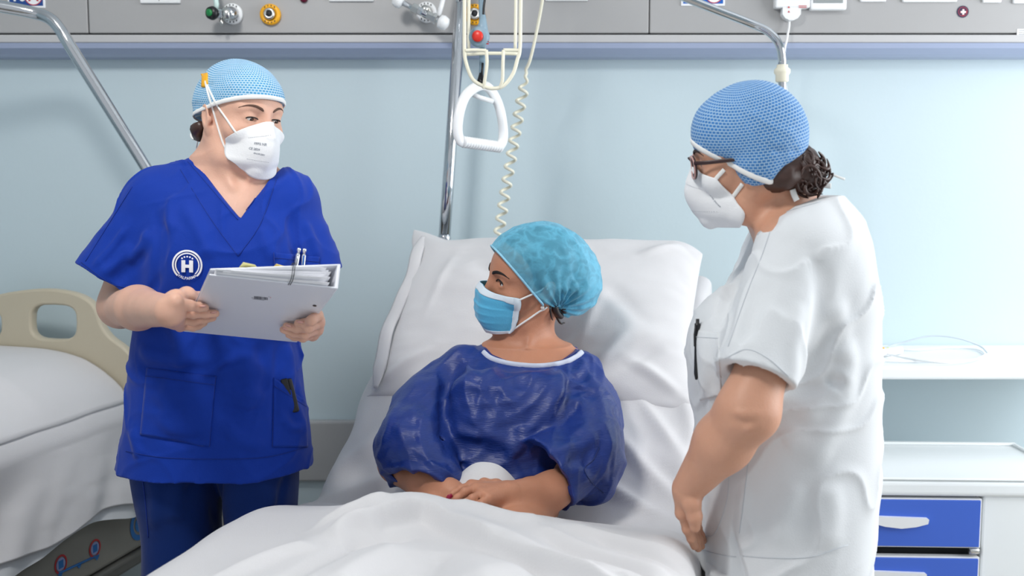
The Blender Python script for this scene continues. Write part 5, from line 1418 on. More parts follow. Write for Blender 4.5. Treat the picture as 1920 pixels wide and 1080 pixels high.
# hips and legs below the cover
for wd in (-.10, .11):
    S2.chain([bed(.42, wd*.8, .755), bed(-.02, wd, .742), bed(-.48, wd*.9, .738)], [.058, .046, .032], .02)
    S2.u(Body.cone(bed(-.48, wd*.9, .738), bed(-.50, wd*.9, .772), .028, .020), .02)
mesh_of(S2, 'body', np.array([-.50, .98, .66]), np.array([.30, 2.42, 1.36]), .0024, M_SKIN2, pt)
H2.eyes(pt, (-.16, -.93, .16), mat('brow_black', srgb(24, 18, 18), .7), S2, .0066, 0, .0038, .0018, .0014, .0068)
for q, c in ((W(841, 932, 1.848), W(848, 928, 1.849)),):
    d = (q-c)/np.linalg.norm(q-c); V, F = tubeVF([c, c+d*.005, q, q+d*.004], [.003, .0045, .0045, .002], 10, flat=.4, up=CAM-q); mk('fingernail', V, F, mat('nail_red', srgb(150, 20, 60), .2), pt)
lathe('ear_stud', [(.0005, .0045), (.0032, .0030), (.0045, 0), (.0032, -.003), (.0005, -.0045)], H2.p(.0775, .002, -.038), (0, 0, 1), mat('pearl', srgb(236, 230, 224), .2, coat=.5), pt, 14)

# gown
M_GOWN = mat('gown_navy', srgb(22, 50, 126), .40, spec=.5, bump=(150, .30, 3), noise=(60, .12))
_nt = M_GOWN.node_tree; _mp = _nt.nodes.new('ShaderNodeMapping'); _mp.inputs['Scale'].default_value = (.5, .5, 3.2)
_nz = [n for n in _nt.nodes if n.type == 'TEX_NOISE' and abs(n.inputs['Scale'].default_value-150) < 1][0]
_nt.links.new([n for n in _nt.nodes if n.type == 'TEX_COORD'][0].outputs['Object'], _mp.inputs[0]); _nt.links.new(_mp.outputs[0], _nz.inputs['Vector'])
G = Body().u(Body.loft(G1, n=2.4), 0)
G.u(Body.ell(W(905, 770, 2.075), (.075, .06, .085)), .06); G.u(Body.ell(W(1015, 775, 2.075), (.07, .06, .085)), .06)
G.u(Body.ell(W(864, 676, 2.205), (.034, .045, .030)), .03)
G.u(Body.cone(W(1112, 850, 2.06), W(1116, 908, 2.01), .052, .044), .03)
def gsleeve(B, pts, rad, pn, pp, k=.014):
    fs = [Body.cone(pts[i], pts[i+1], rad[i], rad[i+1]) for i in range(len(pts)-1)]
    n = np.asarray(pn, float); n = n/np.linalg.norm(n)
    def core(P):
        d = fs[0][0](P)
        for f in fs[1:]: d = smin(d, f[0](P), .05)
        return d
    def fn(P):
        d = core(P); q = (P-pp)@n
        return np.maximum(np.maximum(d, q), -np.maximum(d+.017, -q-.09))
    P0 = np.asarray(pts); c = P0.mean(0); B.u((fn, c, np.linalg.norm(P0-c, axis=1).max()+max(rad)), k)
oR = W(776, 884, 1.915); fR = W(760, 925, 2.05); lR = W(712, 880, 1.98)
nR = np.cross(fR-oR, lR-oR); nR *= -np.sign(nR[2])
gsleeve(G, [W(866, 694, 2.215), W(803, 770, 2.15), W(780, 838, 2.05), W(798, 905, 1.96)], [.055, .068, .074, .074], nR, oR)
oL = W(1058, 900, 1.90); fL = W(985, 884, 2.06); lL = W(1080, 945, 1.90)
nL = np.cross(fL-oL, lL-oL); nL *= -np.sign(nL[0])
gsleeve(G, [W(1086, 704, 2.215), W(1098, 780, 2.14), W(1094, 850, 2.05), W(1016, 898, 1.94)], [.056, .066, .074, .078], nL, oL)
FG = [([(855, 665), (838, 720), (832, 790), (836, 840)], -.020, .016), ([(835, 650), (815, 700), (812, 750), (818, 800)], .010, .014), ([(868, 672), (885, 700), (905, 716)], .009, .010), ([(875, 690), (900, 722), (930, 735)], -.006, .012),
      ([(845, 720), (880, 722), (940, 735), (1010, 740)], .007, .014), ([(1048, 690), (1052, 720), (1035, 760), (1026, 800)], .012, .012), ([(1068, 710), (1062, 760), (1056, 820)], -.016, .014), ([(1100, 668), (1085, 695), (1068, 705)], .008, .010), ([(1100, 690), (1120, 740), (1132, 790), (1128, 830)], .010, .012), ([(1085, 730), (1100, 790), (1090, 840)], .008, .014),
      ([(900, 735), (895, 780), (888, 800)], .006, .008), ([(885, 790), (930, 820), (975, 840), (945, 865)], .010, .012), ([(978, 795), (978, 820), (950, 862)], .012, .012), ([(845, 800), (880, 812), (905, 820)], .006, .012), ([(850, 830), (890, 835), (935, 862)], -.010, .014), ([(1000, 830), (985, 850), (960, 865)], -.010, .012),
      ([(760, 760), (790, 790), (830, 800)], .008, .014), ([(735, 800), (770, 812), (820, 806)], .006, .014), ([(715, 840), (770, 845), (835, 836)], .010, .014), ([(730, 870), (790, 862), (838, 868)], -.006, .012), ([(745, 755), (730, 800), (715, 840)], .006, .014),
      ([(1030, 852), (1080, 838), (1130, 800)], .012, .010), ([(1120, 790), (1138, 825), (1128, 870), (1140, 910)], .010, .012), ([(1060, 870), (1090, 860), (1105, 880)], -.008, .012), ([(1085, 900), (1110, 890), (1125, 850)], .008, .012), ([(1080, 830), (1050, 845), (1035, 852)], .006, .010), ([(1145, 760), (1150, 830), (1146, 900)], .006, .014),
      ([(930, 745), (960, 760), (990, 790)], .005, .02), ([(920, 690), (950, 700), (1000, 704)], .003, .02)]
for seq, am, wd in FG:
    P = on(G, seq)
    if len(P) > 1: G.fold(P, am*(2.3 if am > 0 else 1.5), wd, True)
CR = [np.array(v, float) for v in ((10.5, 4, 3.5), (-6.5, 3, 9.5), (3.0, 5, 13.0), (17, 3, -9), (-12, 6, -16))]
def crinkle(P):
    w = vnoise(P, 7, 3, 2); w2 = vnoise(P, 6, 9, 2); w3 = vnoise(P+3, 5, 5, 1); out = 0
    for i, k in enumerate(CR):
        ph = P@k+(2.4*w if i % 2 else 2.0*w2)+i*.37; tri = np.abs((ph % 1)-.5)*2
        out = out+(.0046, .0042, .0038, .0022, .0020)[i]*np.maximum(tri-.35, 0)*np.clip(.55+1.3*(w3 if i % 2 else -w3), 0, 1.2)
    return -out*1.9+.003
G.disp(crinkle)
nx, nz = zline([(896, 640), (905, 658), (922, 671), (958, 681), (1010, 685), (1055, 679), (1080, 668), (1094, 655), (1100, 640)], 2.14)
G.sub((lambda P: np.where((P[:, 0] > nx[0]) & (P[:, 0] < nx[-1]), np.interp(P[:, 0], nx, nz)-P[:, 2], .05)*.8, W(1000, 640, 2.2), .25), .002)
gown = mesh_of(G, 'gown', np.array([-.34, 1.78, .70]), np.array([.32, 2.40, 1.10]), .0032, M_GOWN, pt)
P = on(G, [(905, 661), (922, 674), (958, 684), (1010, 688), (1055, 682), (1080, 671), (1092, 661)], .0, smooth_n=8)
V, F = tubeVF(P+np.array([0, 0, .002]), .0058, 8, flat=.45, up=CAM-P); mk('neck_trim', V, F, mat('trim_pale', srgb(206, 212, 228), .7), gown)
P = on(G, [(1124, 838), (1112, 862), (1096, 880), (1110, 905), (1132, 925)], .0006, smooth_n=6)
if len(P) > 3: tube('sleeve_seam', P, .0009, mat('gown_stitch', srgb(24, 44, 104), .6), gown, seg=6)

# hair under the cap, then the sheer cap
HB_ = Body().u(H2.ell((0, .014, .036), (.078, .100, .086)), 0).u(H2.ell((0, .078, .004), (.062, .055, .060)), .03)
HB_.inter(lambda P: -((H2.loc(P)[:, 2]-.062)+1.05*(H2.loc(P)[:, 1]+.088))*.69, .01)
mesh_of(HB_, 'hair', H2.o-.16, H2.o+.17, .0035, M_HAIRD, pt)
for k, (pts, r) in enumerate((([(.060, .030, -.020), (.064, .040, -.050), (.056, .058, -.066), (.040, .060, -.055)], .010), ([(.052, .05, -.02), (.050, .062, -.05), (.035, .075, -.064)], .011), ([(.067, .022, -.035), (.070, .028, -.060), (.064, .036, -.072)], .0028), ([(.0, .07, -.03), (.0, .085, -.055), (-.02, .09, -.06)], .016), ([(.058, .04, -.055), (.062, .055, -.078), (.052, .07, -.082)], .004))):
    P = spline([H2.p(q) for q in pts], 6); mk('hair_lock', *tubeVF(P, np.linspace(1, .35, len(P))*r, 10), M_HAIRD, pt)
mc_ = bpy.data.materials.new('sheer_cap_blue'); mc_.use_nodes = True; nt = mc_.node_tree; b = nt.nodes['Principled BSDF']
b.inputs['Base Color'].default_value = srgb(110, 204, 238); b.inputs['Roughness'].default_value = .6; b.inputs['Sheen Weight'].default_value = .3
tr = nt.nodes.new('ShaderNodeBsdfTransparent'); tr.inputs[0].default_value = (.62, .86, .95, 1)
mx = nt.nodes.new('ShaderNodeMixShader'); nz_ = nt.nodes.new('ShaderNodeTexNoise'); nz_.inputs['Scale'].default_value = 90; nz_.inputs['Detail'].default_value = 6
tc = nt.nodes.new('ShaderNodeTexCoord'); nt.links.new(tc.outputs['Object'], nz_.inputs['Vector'])
rd = nt.nodes.new('ShaderNodeMath'); rd.operation = 'SUBTRACT'; rd.inputs[1].default_value = .5; nt.links.new(nz_.outputs['Fac'], rd.inputs[0])
ab = nt.nodes.new('ShaderNodeMath'); ab.operation = 'ABSOLUTE'; nt.links.new(rd.outputs[0], ab.inputs[0])
nz_.inputs['Scale'].default_value = 30; nz_.inputs['Detail'].default_value = 12; nz_.inputs['Distortion'].default_value = .4
mr = nt.nodes.new('ShaderNodeMapRange'); mr.inputs[1].default_value = 0; mr.inputs[2].default_value = .10; mr.inputs[3].default_value = .60; mr.inputs[4].default_value = .44
nt.links.new(ab.outputs[0], mr.inputs[0]); nt.links.new(mr.outputs[0], mx.inputs[0]); nt.links.new(tr.outputs[0], mx.inputs[1]); nt.links.new(b.outputs[0], mx.inputs[2]); nt.links.new(mx.outputs[0], nt.nodes['Material Output'].inputs[0])
K2 = Body().u(H2.ell((0, .018, .040), (.086, .108, .094)), 0).u(H2.ell((0, -.036, .046), (.068, .066, .058)), .03).u(H2.ell((0, .092, -.002), (.078, .070, .078)), .04).u(H2.ell((.068, .020, .0), (.024, .03, .036)), .03).u(H2.ell((-.068, .020, .0), (.024, .03, .036)), .03)
def wr2(P):
    L = H2.loc(P)-np.array([.0, .03, -.05]); r = np.linalg.norm(L, axis=1)+1e-9; q = L/r[:, None]
    g = np.array([.066, .045, -.045])-np.array([0, .03, -.05]); 
    rel = H2.loc(P)-np.array([.066, .045, -.045]); az = np.arctan2(rel[:, 2], rel[:, 1])
    rr = np.hypot(rel[:, 1], rel[:, 2])
    pl_ = np.sin(az*17+3*vnoise(P, 9, 2, 2))*np.exp(-(rr/.085)**2)*.0042
    n = 1-np.abs(vnoise(P, 20, 14, 2))
    m = 1-np.abs(vnoise(P+5, 34, 15, 2))
    return -(pl_+.0066*(n-.78)*np.clip(rr/.04, 0, 1)+.0036*(m-.75))
K2.disp(wr2, H2.o, .25)
for a, b_, am in (((.06, .03, .10), (.085, .055, .04), .004), ((.085, .055, .04), (.082, .08, .0), .004), ((.05, -.04, .09), (.082, .0, .05), .003), ((.08, .06, .03), (.085, .02, -.005), .003)):
    K2.fold(K2.push(H2.p(np.array([a, b_])), 0), am, .005)
z2, s2 = .060, 1.02
V, F = K2.mesh(H2.o-.19, H2.o+.20, .0026)
cF = H2.loc(V[F].mean(1)); F = F[((cF[:, 2]-z2)+s2*(cF[:, 1]+.088)) > .0008]
use = np.unique(F); mp = np.full(len(V), -1); mp[use] = np.arange(len(use))
mk('bouffant_cap', V[use], mp[F], mc_, pt)
def brim2():
    n = 120; a = np.linspace(0, 2*np.pi, n, endpoint=False); t0 = np.array([0, -1, s2]); t0 = t0/np.linalg.norm(t0); c = np.array([0, -.02, z2-s2*.068+.0]); best = np.zeros(n)
    Dv = np.sin(a)[:, None]*np.array([1., 0, 0])+np.cos(a)[:, None]*t0
    for t in np.linspace(.02, .2, 160): best = np.where(K2.eval(H2.p(c+Dv*t+np.array([0, .004, .004]))) < 0, t, best)
    return H2.p(c+Dv*best[:, None]), H2.p(c)
Q, cc = brim2(); out = Q-cc; out /= np.linalg.norm(out, axis=1)[:, None]
mk('cap_edge', *tubeVF(Q-out*.001, .0026, 8, closed=True), mat('cap_edge_blue', srgb(150, 206, 230), .7), pt)

# surgical mask: pleated sheet, white top band, ear loops
M_SMASK = mat('mask_blue', srgb(92, 188, 228), .75, bump=(260, .15, 2), sheen=.2)
C = np.array([(-.113, -.012), (-.1225, -.030), (-.1215, -.048), (-.1215, -.066), (-.1175, -.085), (-.108, -.104), (-.090, -.121)], float)
E = np.array([(.060, -.050, -.024), (.062, -.046, -.036), (.062, -.044, -.048), (.061, -.045, -.060), (.058, -.043, -.076), (.052, -.042, -.094), (.046, -.048, -.108)], float)
nv_, nu_ = 60, 55; Ci = spline(C, 8); Ei = spline(E, 8); kk = np.linspace(0, 1, len(Ci)); Gm = np.zeros((nv_, nu_, 3))
for i, t in enumerate(np.linspace(0, 1, nv_)):
    cy, cz = [np.interp(t, kk, Ci[:, a]) for a in (0, 1)]; e = np.array([np.interp(t, kk, Ei[:, a]) for a in range(3)])
    ctl = np.array([.052, cy-.010, cz*.55+e[2]*.45])
    for j, u in enumerate(np.linspace(-1, 1, nu_)):
        a = abs(u); q = (1-a)**2*np.array([0, cy, cz])+2*a*(1-a)*ctl+a*a*e; q[0] *= np.sign(u)
        pleat = sum(.0034*max(0, 1-((t-tp)/.05) if t > tp else 0)*(t < tp+.05) for tp in (.40, .56, .72))*(.35+.65*min(1, (1-a)*3))
        q[1] -= pleat; Gm[i, j] = q
P = relax(H2.p(Gm.reshape(-1, 3)), nv_, nu_, S2, .0025)
P = P+.0012*vnoise(P, 30, 4, 2)[:, None]*H2.R[:, 1]
V, F = shell(P, -.0012, nv_, nu_); mask2 = mk('face_mask', V, [f[::-1] for f in F], M_SMASK, pt)
Gp = P.reshape(nv_, nu_, 3); fw = -H2.R[:, 1]
M_BAND = mat('mask_band', srgb(224, 236, 244), .75)
top = Gp[0:9]+fw*.0012; V, F = shell(top.reshape(-1, 3), -.0016, 9, nu_); mk('top_band', V, [f[::-1] for f in F], M_BAND, mask2)
bot = Gp[-6:]+fw*.0010; V, F = shell(bot.reshape(-1, 3), -.0014, 6, nu_); mk('bottom_band', V, [f[::-1] for f in F], M_BAND, mask2)
for j in (0, nu_-1):
    sx = 1 if j else -1
    side_ = Gp[:, [j-2, j-1, j] if j else [0, 1, 2]]+H2.R[:, 0]*sx*.0009+fw*.0008; V, F = shell(side_.reshape(-1, 3), -.0014*1, nv_, 3); mk('side_band', V, [f[::-1] for f in F], M_BAND, mask2)
for v0, tgt in ((3, (.0745, .008, .006)), (52, (.0755, .012, -.036))):
    a = H2.loc(Gp[v0, -2]); bq = np.array(tgt); L = np.array([a*(1-t)+bq*t for t in np.linspace(0, 1, 12)]); Pw = H2.p(L)
    Pw = Pw+S2.grad(Pw)*np.maximum(.0025-S2.eval(Pw), 0)[:, None]; tube('ear_loop', Pw, .0021, M_ELASTIC, mask2, seg=8)
V, F = bevel_box((.006, .003, .005), .001, 2)
# ------------------------------------------------------------------ nurse in white
n2 = person('nurse in a white tunic and patterned blue cap wearing glasses, seen from the side', W(1470, 700, 1.8)*np.array([1, 1, 0]))
H3 = Head(W(1408, 293, 1.74), math.radians(-110), math.radians(5), math.radians(12), .945)
Yc = 1.80
T3 = stations([(372, 1478, 1556, 1.80, .085), (395, 1460, 1578, 1.80, .115), (430, 1440, 1602, 1.80, .160), (470, 1416, 1614, 1.80, .185), (520, 1388, 1624, 1.80, .195), (560, 1356, 1632, 1.80, .190), (610, 1318, 1637, 1.80, .180), (660, 1298, 1639, 1.80, .178), (720, 1293, 1639, 1.80, .178), (800, 1306, 1637, 1.80, .180), (900, 1312, 1631, 1.80, .188), (1000, 1310, 1621, 1.80, .195), (1058, 1306, 1614, 1.80, .198)])
S3 = Body()
H3.build(S3, lid=.0046, lowlid=.001, short=.016)
S3.chain([H3.p(0, .034, -.030), W(1462, 375, 1.775), W(1487, 430, 1.79)], [.050, .052, .070], .03)
S3.u(Body.loft(shrink(T3[2:-3], .014)), .03)
S3.u(Body.cone(W(1470, 410, 1.78), W(1480, 470, 1.66), .04, .055), .05)
eA = W(1402, 770, 1.575); wA = W(1291, 915, 1.665)
S3.chain([W(1485, 500, 1.645), W(1446, 640, 1.605), eA], [.048, .039, .047], .03)
S3.chain([eA, eA*.6+wA*.4, wA], [.047, .0455, .0275], .02)
S3.u(Body.ell(W(1422, 778, 1.565), (.022, .028, .026)), .02)
S3.fold([W(1352, 785, 1.54), W(1385, 792, 1.528), W(1428, 790, 1.535)], -.0035, .006); S3.fold([W(1395, 812, 1.53), W(1412, 800, 1.53), W(1430, 792, 1.535)], .004, .007); S3.fold([W(1360, 770, 1.53), W(1395, 776, 1.525), W(1430, 775, 1.53)], .003, .007)
kA = [W(1280, 962, 1.668), W(1285, 965, 1.690), W(1290, 967, 1.712), W(1295, 968, 1.732)]
for q, r in zip(kA, (.0135, .0135, .013, .012)): S3.u(Body.cone(wA*.8+q*.2, q, .0175, r), .014)
finger(S3, [kA[0], W(1289, 992, 1.672), W(1297, 1010, 1.676), W(1302, 1024, 1.68)], .0112, .0080)
finger(S3, [kA[1], W(1296, 994, 1.695), W(1304, 1014, 1.70), W(1309, 1028, 1.705)], .0112, .0080)
finger(S3, [kA[2], W(1302, 994, 1.715), W(1310, 1012, 1.72), W(1315, 1024, 1.725)], .0108, .0078)
finger(S3, [kA[3], W(1308, 990, 1.735), W(1314, 1004, 1.74), W(1319, 1014, 1.745)], .0098, .0072)
finger(S3, [wA, W(1297, 945, 1.645), W(1302, 968, 1.642), W(1303, 988, 1.645)], .0165, .0092, .008)
# the far arm, mostly hidden by the body
eB = W(1375, 770, 2.00); wB = W(1330, 905, 1.88)
S3.chain([W(1470, 500, 1.95), eB], [.056, .045], .03); S3.chain([eB, wB], [.043, .027], .02)
kB = [W(1306, 946, 1.80), W(1310, 948, 1.82), W(1315, 950, 1.84), W(1320, 950, 1.855)]
for q in kB:
    S3.u(Body.cone(wB*.8+q*.2, q, .017, .0125), .014); finger(S3, [q, q+np.array([.006, -.012, -.026]), q+np.array([.014, -.02, -.046])], .0108, .0078)
finger(S3, [wB, wB+np.array([-.004, -.03, -.03]), wB+np.array([.0, -.04, -.055])], .015, .009, .008)
mesh_of(S3, 'body', np.array([.24, 1.47, .72]), np.array([.62, 2.06, 1.64]), .0025, M_SKIN3, n2)
H3.eyes(n2, (-.1, -.9, -.25), M_BROW, S3, .0046, .001, .0030, .0012)

C3 = Body().u(Body.loft(T3, n=2.3), 0)
C3.u(Body.cone(W(1512, 446, 1.69), W(1512, 446, 1.92), .066, .066), .07)
C3.u(Body.ell(W(1362, 640, 1.74), (.062, .10, .085)), .06)
sA, sB = W(1496, 482, 1.66), W(1418, 706, 1.583)
nA = sleeve(C3, sA, sB, .074, .0665, .035, .08, None, (.053, .046, .04))
sleeve(C3, W(1478, 480, 1.94), W(1385, 690, 2.0), .085, .066, .03)
F3 = [([(1520, 470), (1545, 540), (1530, 640), (1510, 720)], -.016, .016), ([(1505, 560), (1488, 640), (1480, 720)], .008, .014), ([(1420, 500), (1395, 560), (1375, 640), (1362, 690)], .008, .012), ([(1440, 520), (1418, 580), (1402, 650)], -.006, .014), ([(1385, 520), (1358, 580), (1345, 620)], -.014, .012), ([(1480, 740), (1520, 735), (1560, 720), (1580, 700)], -.012, .012), ([(1560, 722), (1540, 745), (1500, 800)], .012, .018), ([(1470, 840), (1500, 830), (1560, 870)], .010, .020), ([(1560, 690), (1580, 740), (1555, 800), (1520, 850)], .012, .024), ([(1575, 640), (1590, 680), (1570, 720)], .010, .018), ([(1320, 620), (1322, 680), (1330, 740)], .005, .014),
      ([(1400, 900), (1392, 960), (1386, 1010)], .005, .010), ([(1500, 900), (1470, 960), (1450, 1030)], .005, .02), ([(1560, 560), (1575, 620), (1565, 690)], .008, .02), ([(1550, 900), (1560, 960), (1545, 1040)], .008, .022), ([(1350, 720), (1340, 760), (1330, 800)], .005, .012)]
for seq, am, wd in F3:
    P = on(C3, seq)
    if len(P) > 1: C3.fold(P, am, wd)
C3.disp(lambda P: -.0032*vnoise(P*np.array([1, 1, .7]), 10, 41, 2))
C3.disp(lambda P: drape(P, 51, .0045))
# collar opening, sleeve mouth, side slit
cx_, cz_ = zline([(1380, 432), (1417, 429), (1440, 404), (1475, 386), (1536, 369), (1560, 366)], 1.74)
C3.sub((lambda P: (np.interp(P[:, 0], cx_, cz_)-P[:, 2])*.8, W(1470, 380, 1.8), .3), .004)
C3.sub(Body.cone(W(1462, 375, 1.775), W(1478, 415, 1.785), .057, .066), .006)
sl = W(1385, 1000, 1.62)
C3.sub((lambda P: np.maximum(np.maximum(np.abs(P[:, 0]-sl[0]-.0)-np.clip(sl[2]-P[:, 2], 0, 1)*.28, P[:, 2]-sl[2]), P[:, 1]-1.67), sl, .12), .002)
tun3 = mesh_of(C3, 'tunic', np.array([.24, 1.48, .70]), np.array([.66, 2.10, 1.40]), .0036, M_WHITET, n2)
def stitch(seq, r=.0006, par_=None, B=C3, m=M_WSTITCH, off=.0003):
    P = on(B, seq, off, smooth_n=8)
    if len(P) > 3: tube('seam', P, r, m, par_ or tun3, seg=6)
stitch([(1360, 672), (1400, 655), (1440, 672), (1478, 705)]); stitch([(1312, 1030), (1350, 1040), (1380, 1044)]); stitch([(1392, 1042), (1450, 1046), (1520, 1044), (1590, 1022)]); stitch([(1402, 870), (1394, 940), (1386, 1000)]); stitch([(1420, 440), (1446, 413), (1480, 395), (1538, 378)]); stitch([(1445, 430), (1428, 480), (1400, 550), (1365, 650)])
pk = pocket([(1302, 618), (1346, 622), (1352, 742), (1312, 752)], 'breast_pocket', M_WHITET, .003, tun3, C3, M_WSTITCH, .1)
stitch([(1318, 905), (1345, 890), (1368, 875)], .0011); stitch([(1368, 876), (1362, 940), (1340, 1000), (1316, 1004)])
# trousers and shoes
L3 = Body()
for dy, x0, x1 in ((-.085, 1312, 1560), (.085, 1312, 1560)):
    t = []
    for (y, a, b) in ((1030, 1308, 1590), (1080, 1308, 1572), (1160, 1334, 1540)):
        p, q = W(a, y, 1.8), W(b, y, 1.8); t.append((p[2], (p[0]+q[0])/2, 1.8+dy, (q[0]-p[0])/2, .10))
    cx0 = t[-1][1]; t += [(.42, cx0, 1.8+dy*1.1, .075, .075), (.07, cx0, 1.8+dy*1.1, .065, .068)]
    L3.u(Body.loft(t, n=2.2), .015)
mesh_of(L3, 'trousers', np.array([.24, 1.58, .04]), np.array([.66, 2.02, .84]), .006, M_WHITET, n2)
for dy in (-.093, .093):
    x0 = cx0-.04; B = Body().u(Body.ell((x0+.05, 1.8+dy, .045), (.07, .042, .04)), 0).u(Body.ell((x0-.03, 1.8+dy, .035), (.085, .043, .032)), .03).inter(lambda P: .003-P[:, 2])
    mesh_of(B, 'shoe', np.array([x0-.13, 1.8+dy-.06, -.01]), np.array([x0+.14, 1.8+dy+.06, .1]), .005, M_WHITEP, n2)
# cap
K4 = Body().u(H3.ell((0, .006, .043), (.079, .095, .091)), 0).u(H3.ell((0, -.036, .050), (.066, .063, .060)), .03).u(H3.ell((0, .034, .020), (.072, .052, .062)), .04).u(H3.ell((.066, .018, -.014), (.020, .030, .034)), .02).u(H3.ell((-.066, .018, -.014), (.020, .030, .034)), .02)
K4.disp(lambda P: -.0024*vnoise(P, 22, 51, 2), H3.o, .2)
for a, b_, am in (((.03, -.07, .125), (.08, .0, .10), .003), ((.08, -.0, .10), (.085, .06, .06), .003), ((.085, .06, .06), (.07, .12, .03), .002), ((.085, .04, .02), (.06, .12, .0), -.003), ((.088, -.02, .0), (.085, .06, -.02), .002)):
    K4.fold(K4.push(H3.p(np.array([a, b_])), 0), am, .006)
z4, s4 = .036, .24
K4.inter(lambda P: -np.maximum((H3.loc(P)[:, 2]-z4)+.56*(H3.loc(P)[:, 1]+.095)*1.0, (H3.loc(P)[:, 2]+.042)-.10*(H3.loc(P)[:, 1]))*.9*H3.k, .004)
mesh_of(K4, 'surgical_cap', H3.o-.16, H3.o+.18, .003, M_CAP2, n2, uv=H3.cap_uv)
brim(H3, K4, 0, 0, 'cap_band', M_ELASTIC, n2, .0052, zfun=lambda y: np.maximum(z4-.56*(y+.095), -.042+.10*y))
# hair: bun of curled strands at the nape
HB3 = Body().u(H3.ell((.0, .050, -.020), (.058, .055, .050)), 0).u(H3.ell((.052, .045, -.036), (.020, .035, .020)), .02).u(H3.ell((.0, .088, -.036), (.042, .034, .040)), .02)
HB3.disp(lambda P: -.004*np.abs(vnoise(P, 50, 61, 2)))
mesh_of(HB3, 'hair', H3.o-.14, H3.o+.18, .003, M_HAIRB, n2)
rg = np.random.default_rng(5); bc = H3.p(.012, .092, -.040)
for k in range(80):
    d = rg.normal(size=3); d[1] = -abs(d[1])*.8; d /= np.linalg.norm(d); c0 = bc+d*rg.uniform(.022, .038); r0 = rg.uniform(.007, .016)
    a0 = rg.uniform(0, 6.28); ph = np.linspace(a0, a0+rg.uniform(1.8, 3.8), 12); u_ = np.cross(d, rg.normal(size=3)); u_ /= np.linalg.norm(u_); v_ = np.cross(d, u_)
    P = c0+np.outer(np.cos(ph)*r0, u_)+np.outer(np.sin(ph)*r0*1.4, v_)+np.outer(np.linspace(-.4, .6, 12)*.012, d)
    mk('hair_curl', *tubeVF(P, rg.uniform(.0018, .0038)*np.sin(np.linspace(.35, 2.9, 12)), 7), M_HAIRB, n2)
for seq, r in (([(1500, 350), (1508, 320), (1506, 305), (1500, 292)], .0026), ([(1520, 345), (1530, 325), (1528, 310)], .0018), ([(1440, 345), (1452, 352), (1470, 360)], .0022), ([(1430, 340), (1438, 352), (1450, 358)], .0014)):
    P = spline([W(x, y, 1.70) for x, y in seq], 6); mk('hair_wisp', *tubeVF(P, np.linspace(1, .2, len(P))*r, 7), M_HAIRB, n2)
for seq, w_ in (([(1520, 318), (1540, 306), (1550, 314), (1542, 324), (1522, 322)], .0042), ([(1536, 320), (1556, 326), (1570, 331), (1584, 336)], .0022), ([(1500, 348), (1525, 346), (1545, 347), (1558, 349)], .0050), ([(1486, 355), (1489, 365), (1494, 376)], .0058)):
    P = spline([W(x, y, 1.72 if seq[0][0] != 1486 else 1.685) for x, y in seq], 6); mk('cap_tie', *tubeVF(P, w_, 8, flat=.3, up=np.array([.2, -.95, .3])), M_ELASTIC, n2)
# mask, elastics
C = [(-.102, -.008), (-.115, -.026), (-.126, -.050), (-.124, -.072), (-.112, -.098), (-.090, -.120)]
mask3 = H3.ffp2(S3, n2, C=C, E=[(.056, -.054, -.026), (.061, -.042, -.040), (.062, -.030, -.056), (.061, -.020, -.072), (.057, -.014, -.088), (.044, -.024, -.106)])
for v0 in (.30, .72):
    mb = MB()
    for k in range(16): mb.add(H3.mask_decal([(-.0012, -.0003), (.0012, -.0003), (.0012, .0003), (-.0012, .0003)], .56+.019*k, v0, 1, 1), [(0, 1, 2, 3)])
    mb.out('embossed_line', M_GREYT, mask3, False)['kind'] = 'stuff'
V, F = text_mesh('FFP2 NR EN149', .0042, .0001); mk('mask_print', H3.mask_decal(V[:, :2], .87, .50, 1, 1, -1.2), F, M_GREYT, mask3, False)
for seq in ([(1334, 346), (1346, 331), (1358, 318)], [(1366, 381), (1378, 364), (1392, 345)]):
    P = on([S3, K4], seq, .0022, smooth_n=6); mk('mask_elastic', *tubeVF(P, .0036, 8, flat=.3, up=CAM-P), M_ELASTIC, mask3)
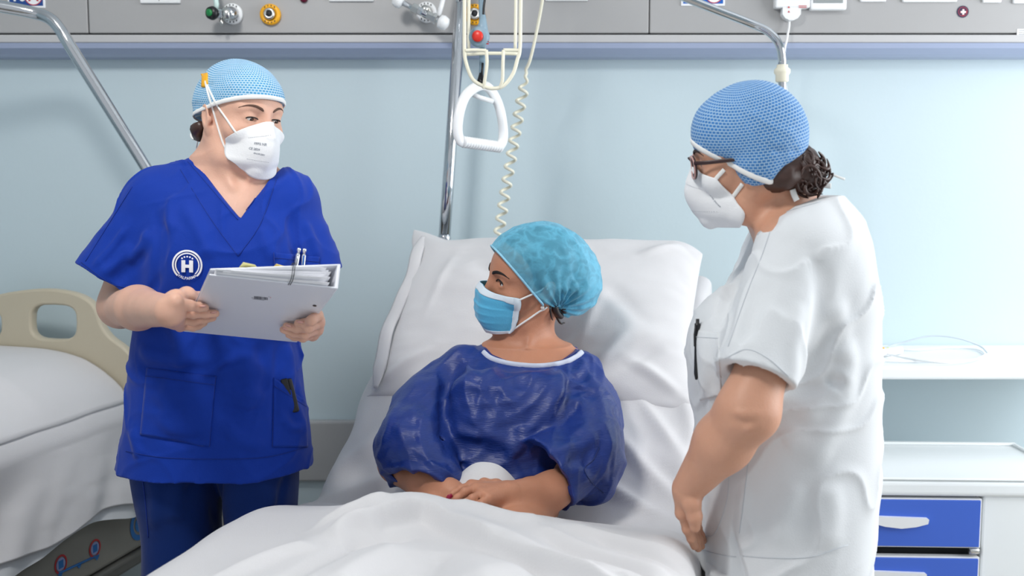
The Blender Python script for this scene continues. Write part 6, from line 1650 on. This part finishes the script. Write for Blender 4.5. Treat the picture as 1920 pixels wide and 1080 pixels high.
# glasses
gl = thing('glasses', 'dark framed glasses with pinkish rims worn by the nurse in white', 'glasses', H3.p(0, -.10, -.01))
M_GFR = mat('frame_brown', srgb(52, 30, 32), .25); M_GPK = mat('frame_pink', srgb(190, 146, 140), .3)
mg = bpy.data.materials.new('lens_glass'); mg.use_nodes = True; b = mg.node_tree.nodes['Principled BSDF']; b.inputs['Transmission Weight'].default_value = 1; b.inputs['Roughness'].default_value = .02; b.inputs['IOR'].default_value = 1.1; b.inputs['Base Color'].default_value = (.95, .97, 1, 1)
for x in (-1, 1):
    t = np.linspace(0, 2*np.pi, 28, endpoint=False); sx = np.sign(np.cos(t))*np.abs(np.cos(t))**.75; sz = np.sign(np.sin(t))*np.abs(np.sin(t))**.8
    q = np.stack([(.034+.0265*sx)*x, -.1045+.012*((.034+.0265*sx)/.06)**2*1.2, -.004+.0195*sz+.003*sx*(sz > 0)], 1)
    P = H3.p(q); mk('rim', *tubeVF(P, .0021, 8, closed=True), M_GFR, gl)
    mk('rim_front', *tubeVF(P-H3.R[:, 1]*.0-H3.R@np.array([0, .0016, 0]), .0019, 8, closed=True), M_GPK, gl)
    c = P.mean(0); V = np.vstack([P, c[None]]); V2 = V+H3.R[:, 1]*.0012; n = len(P); F = [(i, (i+1) % n, n) for i in range(n)]
    F2 = [(b_+n+1, a+n+1, c_+n+1) for a, b_, c_ in F]+[(i, i+n+1, (i+1) % n+n+1, (i+1) % n) for i in range(n)]
    mk('lens', np.vstack([V, V2]), F+F2, mg, gl)
    q = np.array([[.062, -.092, .008], [.069, -.075, .008], [.0735, -.03, .009], [.0745, .004, .010], [.0735, .014, .004]]); q[:, 0] *= x
    P = spline(H3.p(q), 6); V, F = tubeVF(P, .0034, 8, flat=.42, up=H3.R[:, 0]); mk('temple_arm', V, F, M_GFR, gl)
P = spline(H3.p(np.array([[-.009, -.1065, .004], [0, -.112, .008], [.009, -.1065, .004]])), 6); tube('bridge', P, .0018, M_GFR, gl, seg=8)
# pen in the breast pocket
P, h = traceN(C3, [1306], [622]); c = P[0]+np.array([-.004, -.008, 0]); a = W(1307, 646, c[1]); b_ = W(1308, 598, c[1]); L = np.linalg.norm(b_-a); ax = (b_-a)/L
t = thing('pen', 'black pen clipped in the breast pocket of the white tunic', 'pen', a-ax*.06)
lathe('barrel', [(.002, -.06), (.0042, -.05), (.0046, L*.6), (.0050, L*.62), (.0050, L*.82), (.003, L*.84), (.003, L)], a, ax, M_BLACK, t, 14)
tube('clip', [a+ax*L*.8+np.array([-.004, -.006, 0]), a+ax*L*.4+np.array([-.006, -.007, 0]), a-ax*.002+np.array([-.005, -.006, 0])], .0016, M_BLACK, t, seg=8)
